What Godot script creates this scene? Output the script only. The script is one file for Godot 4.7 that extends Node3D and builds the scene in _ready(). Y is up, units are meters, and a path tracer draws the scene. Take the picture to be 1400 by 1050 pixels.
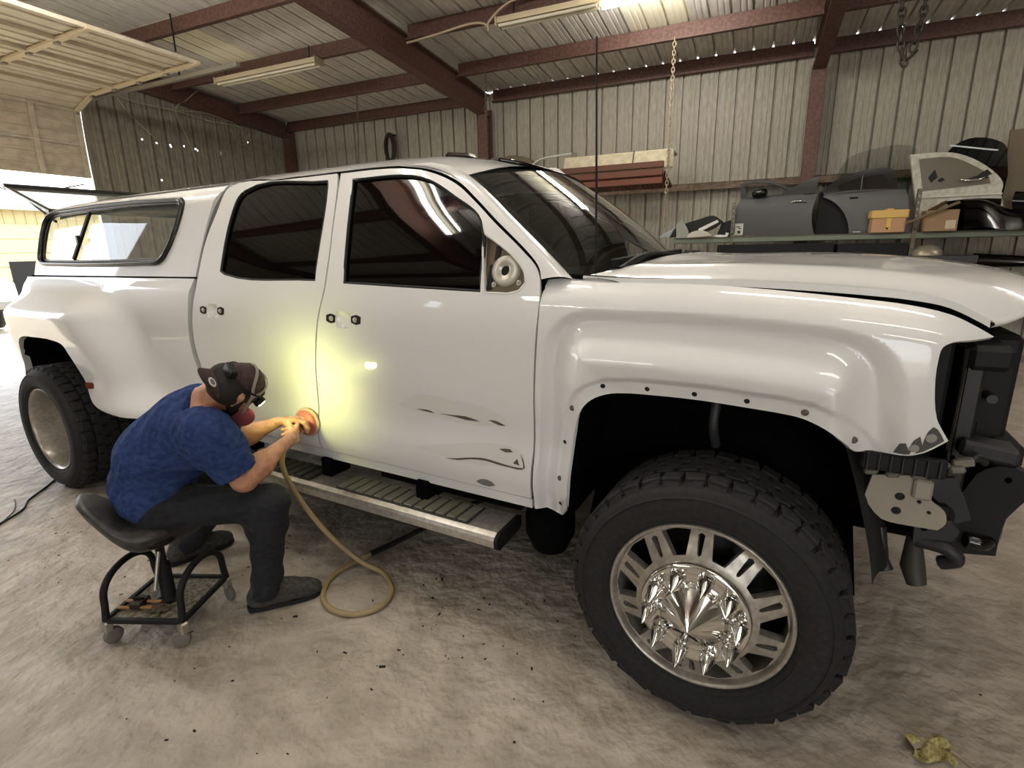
extends Node3D
# An auto body shop: a lifted white crew-cab pickup with a camper shell, and a man sanding its rear door.
# World: x along the back wall, y up, z towards the camera; the camera stands over the origin.
# The truck and what stands by it use its own axes (x forward, z to its right), turned by DT about the origin.

const DT := -0.0885
const PI2 := TAU
var M := {}
var rng := RandomNumberGenerator.new()

# ---------------------------------------------------------------- mesh kit
class MB:
	var v := PackedVector3Array()
	var n := PackedVector3Array()
	func tri(a: Vector3, b: Vector3, c: Vector3, na: Vector3, nb: Vector3, nc: Vector3) -> void:
		if (b - a).cross(c - a).dot(na + nb + nc) > 0.0:
			v.append_array([a, c, b]); n.append_array([na, nc, nb])
		else:
			v.append_array([a, b, c]); n.append_array([na, nb, nc])
	func flat(a: Vector3, b: Vector3, c: Vector3, out: Vector3) -> void:
		var nn := (b - a).cross(c - a)
		if nn.length_squared() < 1e-18: return
		nn = nn.normalized()
		if nn.dot(out) < 0.0: nn = -nn
		tri(a, b, c, nn, nn, nn)
	func quad(a: Vector3, b: Vector3, c: Vector3, d: Vector3, out: Vector3) -> void:
		flat(a, b, c, out); flat(a, c, d, out)
	func squad(a: Vector3, b: Vector3, c: Vector3, d: Vector3, na: Vector3, nb: Vector3, nc: Vector3, nd: Vector3) -> void:
		tri(a, b, c, na, nb, nc); tri(a, c, d, na, nc, nd)
	func mesh() -> ArrayMesh:
		var m := ArrayMesh.new()
		var a := []
		a.resize(Mesh.ARRAY_MAX)
		a[Mesh.ARRAY_VERTEX] = v
		a[Mesh.ARRAY_NORMAL] = n
		if v.size() > 0: m.add_surface_from_arrays(Mesh.PRIMITIVE_TRIANGLES, a)
		return m

func box(mb: MB, c: Vector3, s: Vector3, bev := 0.004, b := Basis()) -> void:
	var h := s * 0.5
	bev = minf(bev, minf(h.x, minf(h.y, h.z)) * 0.9)
	var P := func(sx: int, sy: int, sz: int, ax: int) -> Vector3:
		var p := Vector3(sx * h.x, sy * h.y, sz * h.z)
		if ax != 0: p.x -= sx * bev
		if ax != 1: p.y -= sy * bev
		if ax != 2: p.z -= sz * bev
		return c + b * p
	for s1 in [-1, 1]:
		mb.quad(P.call(s1, -1, -1, 0), P.call(s1, 1, -1, 0), P.call(s1, 1, 1, 0), P.call(s1, -1, 1, 0), b * Vector3(s1, 0, 0))
		mb.quad(P.call(-1, s1, -1, 1), P.call(1, s1, -1, 1), P.call(1, s1, 1, 1), P.call(-1, s1, 1, 1), b * Vector3(0, s1, 0))
		mb.quad(P.call(-1, -1, s1, 2), P.call(1, -1, s1, 2), P.call(1, 1, s1, 2), P.call(-1, 1, s1, 2), b * Vector3(0, 0, s1))
	if bev <= 0.0: return
	for s1 in [-1, 1]:
		for s2 in [-1, 1]:
			mb.quad(P.call(s1, s2, -1, 0), P.call(s1, s2, 1, 0), P.call(s1, s2, 1, 1), P.call(s1, s2, -1, 1), b * Vector3(s1, s2, 0))
			mb.quad(P.call(s1, -1, s2, 0), P.call(s1, 1, s2, 0), P.call(s1, 1, s2, 2), P.call(s1, -1, s2, 2), b * Vector3(s1, 0, s2))
			mb.quad(P.call(-1, s1, s2, 1), P.call(1, s1, s2, 1), P.call(1, s1, s2, 2), P.call(-1, s1, s2, 2), b * Vector3(0, s1, s2))
			for s3 in [-1, 1]:
				mb.flat(P.call(s1, s2, s3, 0), P.call(s1, s2, s3, 1), P.call(s1, s2, s3, 2), b * Vector3(s1, s2, s3))

func boxm(c: Vector3, s: Vector3, bev := 0.004, b := Basis()) -> ArrayMesh:
	var mb := MB.new(); box(mb, c, s, bev, b); return mb.mesh()

func beam(mb: MB, a: Vector3, b: Vector3, w: float, h: float, bev := 0.003, up := Vector3.UP) -> void:
	# a bar from a to b, w wide and h high
	var d := (b - a).normalized()
	if absf(d.dot(up)) > 0.98: up = Vector3(0, 0, 1)
	var x := up.cross(d).normalized()
	var y := d.cross(x)
	box(mb, (a + b) * 0.5, Vector3(w, h, a.distance_to(b)), bev, Basis(x, y, d))

func path(pts: Array, sub := 6, closed := false) -> Array:
	var out := []
	var m := pts.size()
	for i in (m if closed else m - 1):
		var p0 = pts[(i - 1 + m) % m] if closed or i > 0 else pts[0] * 2.0 - pts[1]
		var p1 = pts[i]
		var p2 = pts[(i + 1) % m]
		var p3 = pts[(i + 2) % m] if closed or i < m - 2 else p2 * 2.0 - p1
		for k in sub:
			out.append(p1.cubic_interpolate(p2, p0, p3, float(k) / sub))
	if not closed: out.append(pts[m - 1])
	return out

func tube(mb: MB, pts: Array, r, sides := 10, closed := false) -> void:
	var m := pts.size()
	var rings := []
	var norms := []
	var up := Vector3.ZERO
	for i in m:
		var d: Vector3
		if closed: d = (pts[(i + 1) % m] - pts[(i - 1 + m) % m]).normalized()
		else: d = (pts[mini(i + 1, m - 1)] - pts[maxi(i - 1, 0)]).normalized()
		if up == Vector3.ZERO: up = Vector3.UP if absf(d.y) < 0.9 else Vector3.RIGHT
		var x := d.cross(up).normalized()
		up = x.cross(d).normalized()
		var rr: float = r[i] if r is Array else r
		var ring := []
		var nr := []
		for k in sides:
			var t := TAU * k / sides
			var nn := x * cos(t) + up * sin(t)
			ring.append(pts[i] + nn * rr); nr.append(nn)
		rings.append(ring); norms.append(nr)
	for i in (m if closed else m - 1):
		var j := (i + 1) % m
		for k in sides:
			var l := (k + 1) % sides
			mb.squad(rings[i][k], rings[i][l], rings[j][l], rings[j][k], norms[i][k], norms[i][l], norms[j][l], norms[j][k])
	if not closed:
		for k in sides:
			var l := (k + 1) % sides
			mb.flat(pts[0], rings[0][k], rings[0][l], pts[0] - pts[1])
			mb.flat(pts[m - 1], rings[m - 1][k], rings[m - 1][l], pts[m - 1] - pts[m - 2])

func tubem(pts: Array, r, sides := 10, closed := false) -> ArrayMesh:
	var mb := MB.new(); tube(mb, pts, r, sides, closed); return mb.mesh()

func axes(d: Vector3) -> Basis:
	d = d.normalized()
	var x := (Vector3.UP if absf(d.y) < 0.9 else Vector3.RIGHT).cross(d).normalized()
	return Basis(x, d.cross(x), d)

# prof: [Vector2(radius, height along the axis)]; sharp: every band flat along the profile
func lathe(mb: MB, prof: Array, o: Vector3, axis: Vector3, seg := 32, sharp := false) -> void:
	var b := axes(axis)
	var m := prof.size()
	var pn := []
	for i in m:
		var a: Vector2 = prof[maxi(i - 1, 0)]
		var c: Vector2 = prof[mini(i + 1, m - 1)]
		var t := (c - a)
		pn.append(Vector2(t.y, -t.x).normalized())
	for i in m - 1:
		var p: Vector2 = prof[i]
		var q: Vector2 = prof[i + 1]
		var np: Vector2 = pn[i]
		var nq: Vector2 = pn[i + 1]
		if sharp:
			np = Vector2(q.y - p.y, p.x - q.x).normalized(); nq = np
		for k in seg:
			var t0 := TAU * k / seg
			var t1 := TAU * (k + 1) / seg
			var e0 := b.x * cos(t0) + b.y * sin(t0)
			var e1 := b.x * cos(t1) + b.y * sin(t1)
			mb.squad(o + e0 * p.x + b.z * p.y, o + e1 * p.x + b.z * p.y, o + e1 * q.x + b.z * q.y, o + e0 * q.x + b.z * q.y,
				e0 * np.x + b.z * np.y, e1 * np.x + b.z * np.y, e1 * nq.x + b.z * nq.y, e0 * nq.x + b.z * nq.y)

func lathem(prof: Array, o: Vector3, axis: Vector3, seg := 32, sharp := false) -> ArrayMesh:
	var mb := MB.new(); lathe(mb, prof, o, axis, seg, sharp); return mb.mesh()

func poly(a: Array) -> PackedVector2Array:
	var out := PackedVector2Array()
	for i in range(0, a.size(), 2): out.append(Vector2(a[i], a[i + 1]))
	return out

# a closed outline made smooth, with corners sharper than 50 degrees kept
func smooth(p: PackedVector2Array, sub := 4) -> PackedVector2Array:
	var out := PackedVector2Array()
	var m := p.size()
	var corner := []
	for i in m:
		corner.append(absf((p[i] - p[(i - 1 + m) % m]).angle_to(p[(i + 1) % m] - p[i])) > 0.87)
	for i in m:
		var p1 := p[i]
		var p2 := p[(i + 1) % m]
		var p0 := p[(i - 1 + m) % m]
		var p3 := p[(i + 2) % m]
		var l := p1.distance_to(p2)
		if corner[i]: p0 = p1 * 2.0 - p2
		else: p0 = p1 - (p1 - p0).normalized() * l
		if corner[(i + 1) % m]: p3 = p2 * 2.0 - p1
		else: p3 = p2 + (p3 - p2).normalized() * l
		for k in sub: out.append(p1.cubic_interpolate(p2, p0, p3, float(k) / sub))
	return out

# a sheet over the outline (minus the holes) in (u, v), mapped by f(u, v); out: a hint which side is its face; rim: depth of its turned-in edge
func panel(mb: MB, outline: PackedVector2Array, holes: Array, f: Callable, cell: float, out: Vector3, rim := 0.02, cellv := 0.0) -> void:
	var lo := outline[0]
	var hi := outline[0]
	for p in outline: lo = lo.min(p); hi = hi.max(p)
	var cv := cellv if cellv > 0.0 else cell
	var nx := int(ceil((hi.x - lo.x) / cell))
	var ny := int(ceil((hi.y - lo.y) / cv))
	var cache := {}
	var nrm := func(p: Vector2) -> Array:
		if cache.has(p): return cache[p]
		var e := 0.002
		var q: Vector3 = f.call(p.x, p.y)
		var du: Vector3 = f.call(p.x + e, p.y) - f.call(p.x - e, p.y)
		var dv: Vector3 = f.call(p.x, p.y + e) - f.call(p.x, p.y - e)
		var nn := du.cross(dv).normalized()
		if nn.dot(out) < 0.0: nn = -nn
		cache[p] = [q, nn]
		return cache[p]
	for i in nx:
		for j in ny:
			var a := Vector2(lo.x + i * cell, lo.y + j * cv)
			var sq := PackedVector2Array([a, a + Vector2(cell, 0), a + Vector2(cell, cv), a + Vector2(0, cv)])
			var pieces: Array = Geometry2D.intersect_polygons(sq, outline)
			for h in holes:
				var nxt := []
				for pc in pieces:
					for r in Geometry2D.clip_polygons(pc, h):
						if not Geometry2D.is_polygon_clockwise(r): nxt.append(r)
				pieces = nxt
			for pc in pieces:
				var idx := PackedInt32Array([0, 1, 2, 0, 2, 3]) if pc.size() == 4 else PackedInt32Array([0, 1, 2]) if pc.size() == 3 else Geometry2D.triangulate_polygon(pc)
				for k in range(0, idx.size(), 3):
					var A = nrm.call(pc[idx[k]])
					var B = nrm.call(pc[idx[k + 1]])
					var C = nrm.call(pc[idx[k + 2]])
					mb.tri(A[0], B[0], C[0], A[1], B[1], C[1])
	if rim != 0.0:
		var loops := [[outline, 1.0]]
		for h in holes: loops.append([h, -1.0])
		for lp in loops:
			var o: PackedVector2Array = lp[0]
			var cen := Vector3.ZERO
			for p in o: cen += nrm.call(p)[0]
			cen /= o.size()
			for i in o.size():
				var A = nrm.call(o[i])
				var B = nrm.call(o[(i + 1) % o.size()])
				var side: Vector3 = (B[0] - A[0]).cross(A[1])
				if side.dot((A[0] - cen) * lp[1]) < 0.0: side = -side
				mb.quad(A[0], B[0], B[0] - B[1] * rim, A[0] - A[1] * rim, side)

func panelm(outline: PackedVector2Array, holes: Array, f: Callable, cell: float, out: Vector3, rim := 0.02, cellv := 0.0) -> ArrayMesh:
	var mb := MB.new(); panel(mb, outline, holes, f, cell, out, rim, cellv); return mb.mesh()

# a flat plate of the outline (with holes) of some thickness; x and y axes of the plate in b, thickness from o along -b.z
func plate(mb: MB, outline: PackedVector2Array, holes: Array, o: Vector3, b: Basis, thick: float) -> void:
	var pieces: Array = [outline]
	if not Geometry2D.is_polygon_clockwise(outline): pass
	else:
		outline = outline.duplicate(); outline.reverse(); pieces = [outline]
	if holes.size():
		# cut into strips so that no piece has a hole inside it
		var lo := outline[0]
		var hi := outline[0]
		for p in outline: lo = lo.min(p); hi = hi.max(p)
		var cuts := [lo.y, hi.y]
		for h in holes:
			var c := Vector2.ZERO
			for p in h: c += p
			cuts.append(c.y / h.size())
		cuts.sort()
		pieces = []
		for i in cuts.size() - 1:
			var strip := PackedVector2Array([Vector2(lo.x - 1, cuts[i]), Vector2(hi.x + 1, cuts[i]), Vector2(hi.x + 1, cuts[i + 1]), Vector2(lo.x - 1, cuts[i + 1])])
			var ps: Array = Geometry2D.intersect_polygons(strip, outline)
			for h in holes:
				var nxt := []
				for pc in ps: nxt.append_array(Geometry2D.clip_polygons(pc, h))
				ps = nxt
			pieces.append_array(ps)
	var at := func(p: Vector2, z: float) -> Vector3: return o + b.x * p.x + b.y * p.y + b.z * z
	for pc in pieces:
		var idx := Geometry2D.triangulate_polygon(pc)
		for k in range(0, idx.size(), 3):
			mb.flat(at.call(pc[idx[k]], 0.0), at.call(pc[idx[k + 1]], 0.0), at.call(pc[idx[k + 2]], 0.0), b.z)
			mb.flat(at.call(pc[idx[k]], -thick), at.call(pc[idx[k + 1]], -thick), at.call(pc[idx[k + 2]], -thick), -b.z)
	var loops := [[outline, 1.0]]
	for h in holes: loops.append([h, -1.0])
	for lp in loops:
		var q: PackedVector2Array = lp[0]
		var sgn: float = lp[1] * (-1.0 if Geometry2D.is_polygon_clockwise(q) else 1.0)
		for i in q.size():
			var p0 := q[i]
			var p1 := q[(i + 1) % q.size()]
			var e := (p1 - p0)
			var out := (b.x * e.y - b.y * e.x) * sgn
			mb.quad(at.call(p0, 0.0), at.call(p1, 0.0), at.call(p1, -thick), at.call(p0, -thick), out)

func platem(outline: PackedVector2Array, holes: Array, o: Vector3, b: Basis, thick: float) -> ArrayMesh:
	var mb := MB.new(); plate(mb, outline, holes, o, b, thick); return mb.mesh()

func circle(c: Vector2, r: float, n := 20) -> PackedVector2Array:
	var out := PackedVector2Array()
	for i in n: out.append(c + Vector2(cos(TAU * i / n), sin(TAU * i / n)) * r)
	return out

# parametric surface, u and v from 0 to 1
func surf(mb: MB, f: Callable, nu: int, nv: int, out: Callable) -> void:
	var P := []
	var N := []
	for i in nu + 1:
		for j in nv + 1:
			var u := float(i) / nu
			var w := float(j) / nv
			var e := 0.004
			var p: Vector3 = f.call(u, w)
			var du: Vector3 = f.call(minf(u + e, 1.0), w) - f.call(maxf(u - e, 0.0), w)
			var dv: Vector3 = f.call(u, minf(w + e, 1.0)) - f.call(u, maxf(w - e, 0.0))
			var nn := du.cross(dv).normalized()
			if nn.dot(out.call(p)) < 0.0: nn = -nn
			P.append(p); N.append(nn)
	for i in nu:
		for j in nv:
			var a := i * (nv + 1) + j
			var c := a + nv + 1
			mb.squad(P[a], P[a + 1], P[c + 1], P[c], N[a], N[a + 1], N[c + 1], N[c])

# ---------------------------------------------------------------- surface nets over joined tapered capsules
# bones: [a, b, ra, rb] or [a, b, ra, rb, squash basis]; k: sharpness of the joins; cut: planes as [normal, d] keeping n.p < d
class Field:
	var lo: Vector3
	var h: float
	var nx: int
	var ny: int
	var nz: int
	var acc := PackedFloat32Array()
	var k: float
	func _init(a: Vector3, b: Vector3, cell: float, sharp: float) -> void:
		lo = a; h = cell; k = sharp
		nx = int((b.x - a.x) / cell) + 2
		ny = int((b.y - a.y) / cell) + 2
		nz = int((b.z - a.z) / cell) + 2
		acc.resize(nx * ny * nz)
	func bone(a: Vector3, b: Vector3, ra: float, rb: float, sq := Vector3.ONE) -> void:
		# sq: scale of distances along x, y, z (more than 1 makes it thinner that way)
		var m := maxf(ra, rb) + 7.0 / k
		var l := a.min(b) - Vector3.ONE * m
		var u := a.max(b) + Vector3.ONE * m
		var i0 := clampi(int((l.x - lo.x) / h), 0, nx - 1)
		var i1 := clampi(int((u.x - lo.x) / h) + 1, 0, nx - 1)
		var j0 := clampi(int((l.y - lo.y) / h), 0, ny - 1)
		var j1 := clampi(int((u.y - lo.y) / h) + 1, 0, ny - 1)
		var k0 := clampi(int((l.z - lo.z) / h), 0, nz - 1)
		var k1 := clampi(int((u.z - lo.z) / h) + 1, 0, nz - 1)
		var d := (b - a) * sq
		var dd := maxf(d.length_squared(), 1e-9)
		for i in range(i0, i1 + 1):
			for j in range(j0, j1 + 1):
				var row := (i * ny + j) * nz
				for q in range(k0, k1 + 1):
					var p := (Vector3(lo.x + i * h, lo.y + j * h, lo.z + q * h) - a) * sq
					var t := clampf(p.dot(d) / dd, 0.0, 1.0)
					var s := p.distance_to(d * t) - (ra + (rb - ra) * t)
					if s < 7.0 / k: acc[row + q] += exp(-k * s)
	func value(i: int) -> float:
		return -log(maxf(acc[i], 1e-4)) / k
	# where: called with (position, value) to change the value (cuts, folds); may be empty
	func mesh(mb: MB, change = null) -> void:
		var g := PackedFloat32Array()
		g.resize(acc.size())
		var far := -log(1e-4) / k
		for i in nx:
			for j in ny:
				for q in nz:
					var at := (i * ny + j) * nz + q
					var s := value(at)
					if s < far * 0.9 and change != null: s = change.call(Vector3(lo.x + i * h, lo.y + j * h, lo.z + q * h), s)
					g[at] = s
		var sx := ny * nz
		var sy := nz
		var id := {}
		var V := PackedVector3Array()
		var N := PackedVector3Array()
		var off := [0, sx, sy, sx + sy, 1, sx + 1, sy + 1, sx + sy + 1]
		var cor := [Vector3(0, 0, 0), Vector3(1, 0, 0), Vector3(0, 1, 0), Vector3(1, 1, 0), Vector3(0, 0, 1), Vector3(1, 0, 1), Vector3(0, 1, 1), Vector3(1, 1, 1)]
		var edges := [[0, 1], [2, 3], [4, 5], [6, 7], [0, 2], [1, 3], [4, 6], [5, 7], [0, 4], [1, 5], [2, 6], [3, 7]]
		for i in nx - 1:
			for j in ny - 1:
				var base := (i * ny + j) * nz
				for q in nz - 1:
					var at := base + q
					var c := 0
					var first := g[at] < 0.0
					var mixed := false
					for e in range(1, 8):
						if (g[at + off[e]] < 0.0) != first: mixed = true; break
					if not mixed: continue
					var p := Vector3.ZERO
					for e in edges:
						var s0 := g[at + off[e[0]]]
						var s1 := g[at + off[e[1]]]
						if (s0 < 0.0) != (s1 < 0.0):
							p += cor[e[0]].lerp(cor[e[1]], s0 / (s0 - s1)); c += 1
					p /= c
					var gx := (g[at + off[1]] - g[at]) * (1 - p.y) * (1 - p.z) + (g[at + off[3]] - g[at + off[2]]) * p.y * (1 - p.z) + (g[at + off[5]] - g[at + off[4]]) * (1 - p.y) * p.z + (g[at + off[7]] - g[at + off[6]]) * p.y * p.z
					var gy := (g[at + off[2]] - g[at]) * (1 - p.x) * (1 - p.z) + (g[at + off[3]] - g[at + off[1]]) * p.x * (1 - p.z) + (g[at + off[6]] - g[at + off[4]]) * (1 - p.x) * p.z + (g[at + off[7]] - g[at + off[5]]) * p.x * p.z
					var gz := (g[at + off[4]] - g[at]) * (1 - p.x) * (1 - p.y) + (g[at + off[5]] - g[at + off[1]]) * p.x * (1 - p.y) + (g[at + off[6]] - g[at + off[2]]) * (1 - p.x) * p.y + (g[at + off[7]] - g[at + off[3]]) * p.x * p.y
					id[at] = V.size()
					V.append(lo + (Vector3(i, j, q) + p) * h)
					N.append(Vector3(gx, gy, gz).normalized())
		for at in id:
			var i: int = at / sx
			var j: int = (at / sy) % ny
			var q: int = at % nz
			if i == 0 or j == 0 or q == 0: continue
			for ax in 3:
				var st: int = [sx, sy, 1][ax]
				if (g[at] < 0.0) == (g[at + st] < 0.0): continue
				var o1: int = [sy, sx, sx][ax]
				var o2: int = [1, 1, sy][ax]
				if not (id.has(at - o1) and id.has(at - o2) and id.has(at - o1 - o2)): continue
				var a: int = id[at]
				var b: int = id[at - o1]
				var c: int = id[at - o1 - o2]
				var d: int = id[at - o2]
				mb.squad(V[a], V[b], V[c], V[d], N[a], N[b], N[c], N[d])

# ---------------------------------------------------------------- scene kit
func T(v: Vector3) -> Vector3:   # the truck's axes to the world's
	return Vector3(v.x * cos(DT) + v.z * sin(DT), v.y, -v.x * sin(DT) + v.z * cos(DT))

var used := {}
func numbered(called: String) -> String:
	if not used.has(called):
		used[called] = 0
		return called
	used[called] += 1
	return "%s_%03d" % [called, used[called]]

func tag(o: Node, label: String, category := "", group := "", kind := "") -> void:
	if label: o.set_meta("label", label)
	if category: o.set_meta("category", category)
	if group: o.set_meta("group", group)
	if kind: o.set_meta("kind", kind)

func thing(called: String, label: String, category: String, at := Vector3.ZERO, turn := 0.0, group := "") -> Node3D:
	var o := Node3D.new()
	o.name = numbered(called)
	add_child(o)
	o.position = at
	o.rotation.y = turn
	tag(o, label, category, group)
	return o

# a thing in the truck's axes: its meshes are given in those axes and set back by its base
func tthing(called: String, label: String, category: String, base: Vector3, group := "") -> Node3D:
	var o := thing(called, label, category, T(base), DT, group)
	o.set_meta("base", base)
	return o

func part(called: String, m: Mesh, mat: Material, parent: Node3D, label := "") -> MeshInstance3D:
	var o := MeshInstance3D.new()
	o.name = called
	o.mesh = m
	o.material_override = mat
	parent.add_child(o, true)
	if parent.has_meta("base"): o.position = -parent.get_meta("base")
	if label: o.set_meta("label", label)
	return o

func one(called: String, m: Mesh, mat: Material, label := "", category := "", kind := "", group := "") -> MeshInstance3D:
	var o := MeshInstance3D.new()
	o.name = numbered(called)
	o.mesh = m
	o.material_override = mat
	add_child(o, true)
	tag(o, label, category, group, kind)
	return o

func copy(o: Node3D, at: Vector3, turn: float, label := "") -> Node3D:
	var c: Node3D = o.duplicate()
	var nm := String(o.name)
	while nm.length() > 4 and nm[-4] == "_" and nm.right(3).is_valid_int(): nm = nm.left(-4)
	c.name = numbered(nm)
	add_child(c)
	c.position = at
	c.rotation.y = turn
	if label: c.set_meta("label", label)
	return c

func noise(seed_: int, freq: float, lo: Color, hi: Color, oct := 4, size := 512, mid := Color(0, 0, 0, 0), a := 0.3, b := 0.7) -> NoiseTexture2D:
	var fn := FastNoiseLite.new()
	fn.seed = seed_
	fn.noise_type = FastNoiseLite.TYPE_SIMPLEX_SMOOTH
	fn.frequency = freq
	fn.fractal_octaves = oct
	var t := NoiseTexture2D.new()
	t.width = size; t.height = size; t.seamless = true; t.noise = fn
	var g := Gradient.new()
	g.set_color(0, lo); g.set_offset(0, a)
	g.set_color(1, hi); g.set_offset(1, b)
	if mid.a > 0.0: g.add_point((a + b) * 0.5, mid)
	t.color_ramp = g
	return t

func bumps(seed_: int, freq: float, strength: float, oct := 4, size := 512) -> NoiseTexture2D:
	var fn := FastNoiseLite.new()
	fn.seed = seed_
	fn.frequency = freq
	fn.fractal_octaves = oct
	var t := NoiseTexture2D.new()
	t.width = size; t.height = size; t.seamless = true; t.as_normal_map = true; t.bump_strength = strength; t.noise = fn
	return t

func mat(c: Color, rough := 0.6, metal := 0.0, spec := 0.5) -> StandardMaterial3D:
	var m := StandardMaterial3D.new()
	m.albedo_color = c
	m.roughness = rough
	m.metallic = metal
	m.metallic_specular = spec
	return m

func tri(m: StandardMaterial3D, tex: Texture2D, scale: Vector3, norm: Texture2D = null, amount := 1.0, world := true) -> StandardMaterial3D:
	m.albedo_texture = tex
	m.uv1_triplanar = true
	m.uv1_world_triplanar = world
	m.uv1_scale = scale
	if norm:
		m.normal_enabled = true; m.normal_texture = norm; m.normal_scale = amount
	return m

func glow(c: Color, e: float) -> StandardMaterial3D:
	var m := mat(Color(0.9, 0.9, 0.88), 0.5)
	m.emission_enabled = true
	m.emission = c
	m.emission_energy_multiplier = e
	return m

# ---------------------------------------------------------------- the scene
func _ready() -> void:
	rng.seed = 7
	# camera
	var cam := Camera3D.new()
	cam.name = "camera"
	cam.fov = 71.82
	cam.near = 0.05
	cam.far = 200.0
	cam.position = Vector3(0, 1.56, 0)
	cam.basis = Basis(Vector3.UP, deg_to_rad(24.402)) * Basis(Vector3.RIGHT, deg_to_rad(-14.180)) * Basis(Vector3(0, 0, 1), deg_to_rad(-1.172))
	add_child(cam)
	cam.current = true
	# sky: a bright haze, seen through the open door
	var sky := ProceduralSkyMaterial.new()
	sky.sky_top_color = Color(0.86, 0.91, 0.98)
	sky.sky_horizon_color = Color(1.0, 0.99, 0.96)
	sky.ground_bottom_color = Color(0.62, 0.60, 0.55)
	sky.ground_horizon_color = Color(0.80, 0.78, 0.72)
	sky.sun_angle_max = 0.0
	var env := Environment.new()
	env.background_mode = Environment.BG_SKY
	env.sky = Sky.new()
	env.sky.sky_material = sky
	env.background_energy_multiplier = 5.0
	env.tonemap_mode = Environment.TONE_MAPPER_LINEAR
	env.tonemap_exposure = 1.22
	env.sdfgi_enabled = true
	env.ssao_enabled = true
	env.ssil_enabled = true
	var we := WorldEnvironment.new()
	we.name = "world_environment"
	we.environment = env
	add_child(we)
	# the sun stands high behind the building; it lights the yard and just reaches over the door sill
	var sun := DirectionalLight3D.new()
	sun.name = "sun"
	add_child(sun)
	sun.look_at_from_position(Vector3.ZERO, Vector3(0.22, -0.9, 0.38))
	sun.light_color = Color(1.0, 0.95, 0.84)
	sun.light_energy = 3.2
	sun.light_angular_distance = 0.6
	sun.shadow_enabled = true
	# fluorescent fittings under the purlins: [centre, length of lit lamp]; lit ones carry their own area light
	materials()
	for f in LIT: fitting(f)
	setting()
	outside()
	truck()
	person()
	stool()
	floor_things()
	shelf_things()
	hanging_things()

# centre, whole length, lit from / to along x, number of tubes, brightness, label
const LIT := [
	[Vector3(-7.1, 4.25, -6.76), 2.10, 0.0, 0.0, 1, 0.0, "unlit twin fluorescent fitting under the roof left of the big rafter", 0.0],
	[Vector3(-1.85, 4.25, -6.76), 2.60, 0.0, 1.30, 2, 36.0, "long fluorescent fitting right of the big rafter, lit at its right half only", 0.0],
	[Vector3(5.2, 4.1, -6.76), 2.44, -1.22, 1.22, 2, 36.0, "lit twin fluorescent fitting near the back wall right of the picture", 0.0],
	[Vector3(-4.2, 4.72, -0.2), 1.30, -0.62, 0.62, 2, 26.0, "short lit twin fluorescent fitting across the room above the camera's left", 1.5],
	[Vector3(1.8, 4.5, -0.04), 2.44, -1.22, 1.22, 2, 18.0, "lit twin fluorescent fitting above and behind the camera on the right", 0.0],
	[Vector3(-6.4, 3.95, -2.9), 2.44, -1.22, 1.22, 2, 44.0, "lit twin fluorescent fitting above the camper shell, over the picture", 0.0],
	[Vector3(-2.6, 4.2, -2.1), 2.44, -1.22, 1.22, 2, 50.0, "lit twin fluorescent fitting right above the cab, over the picture", 0.0],
	[Vector3(0.9, 4.2, -2.1), 2.44, -1.22, 1.22, 2, 28.0, "lit twin fluorescent fitting right above the bonnet, over the picture", 0.0],
	[Vector3(-3.7, 4.4, 4.04), 2.44, -1.22, 1.22, 2, 46.0, "lit twin fluorescent fitting far behind the camera on the left", 0.0],
	[Vector3(3.2, 4.4, 4.04), 2.44, -1.22, 1.22, 2, 30.0, "lit twin fluorescent fitting far behind the camera on the right", 0.0],
]

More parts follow.
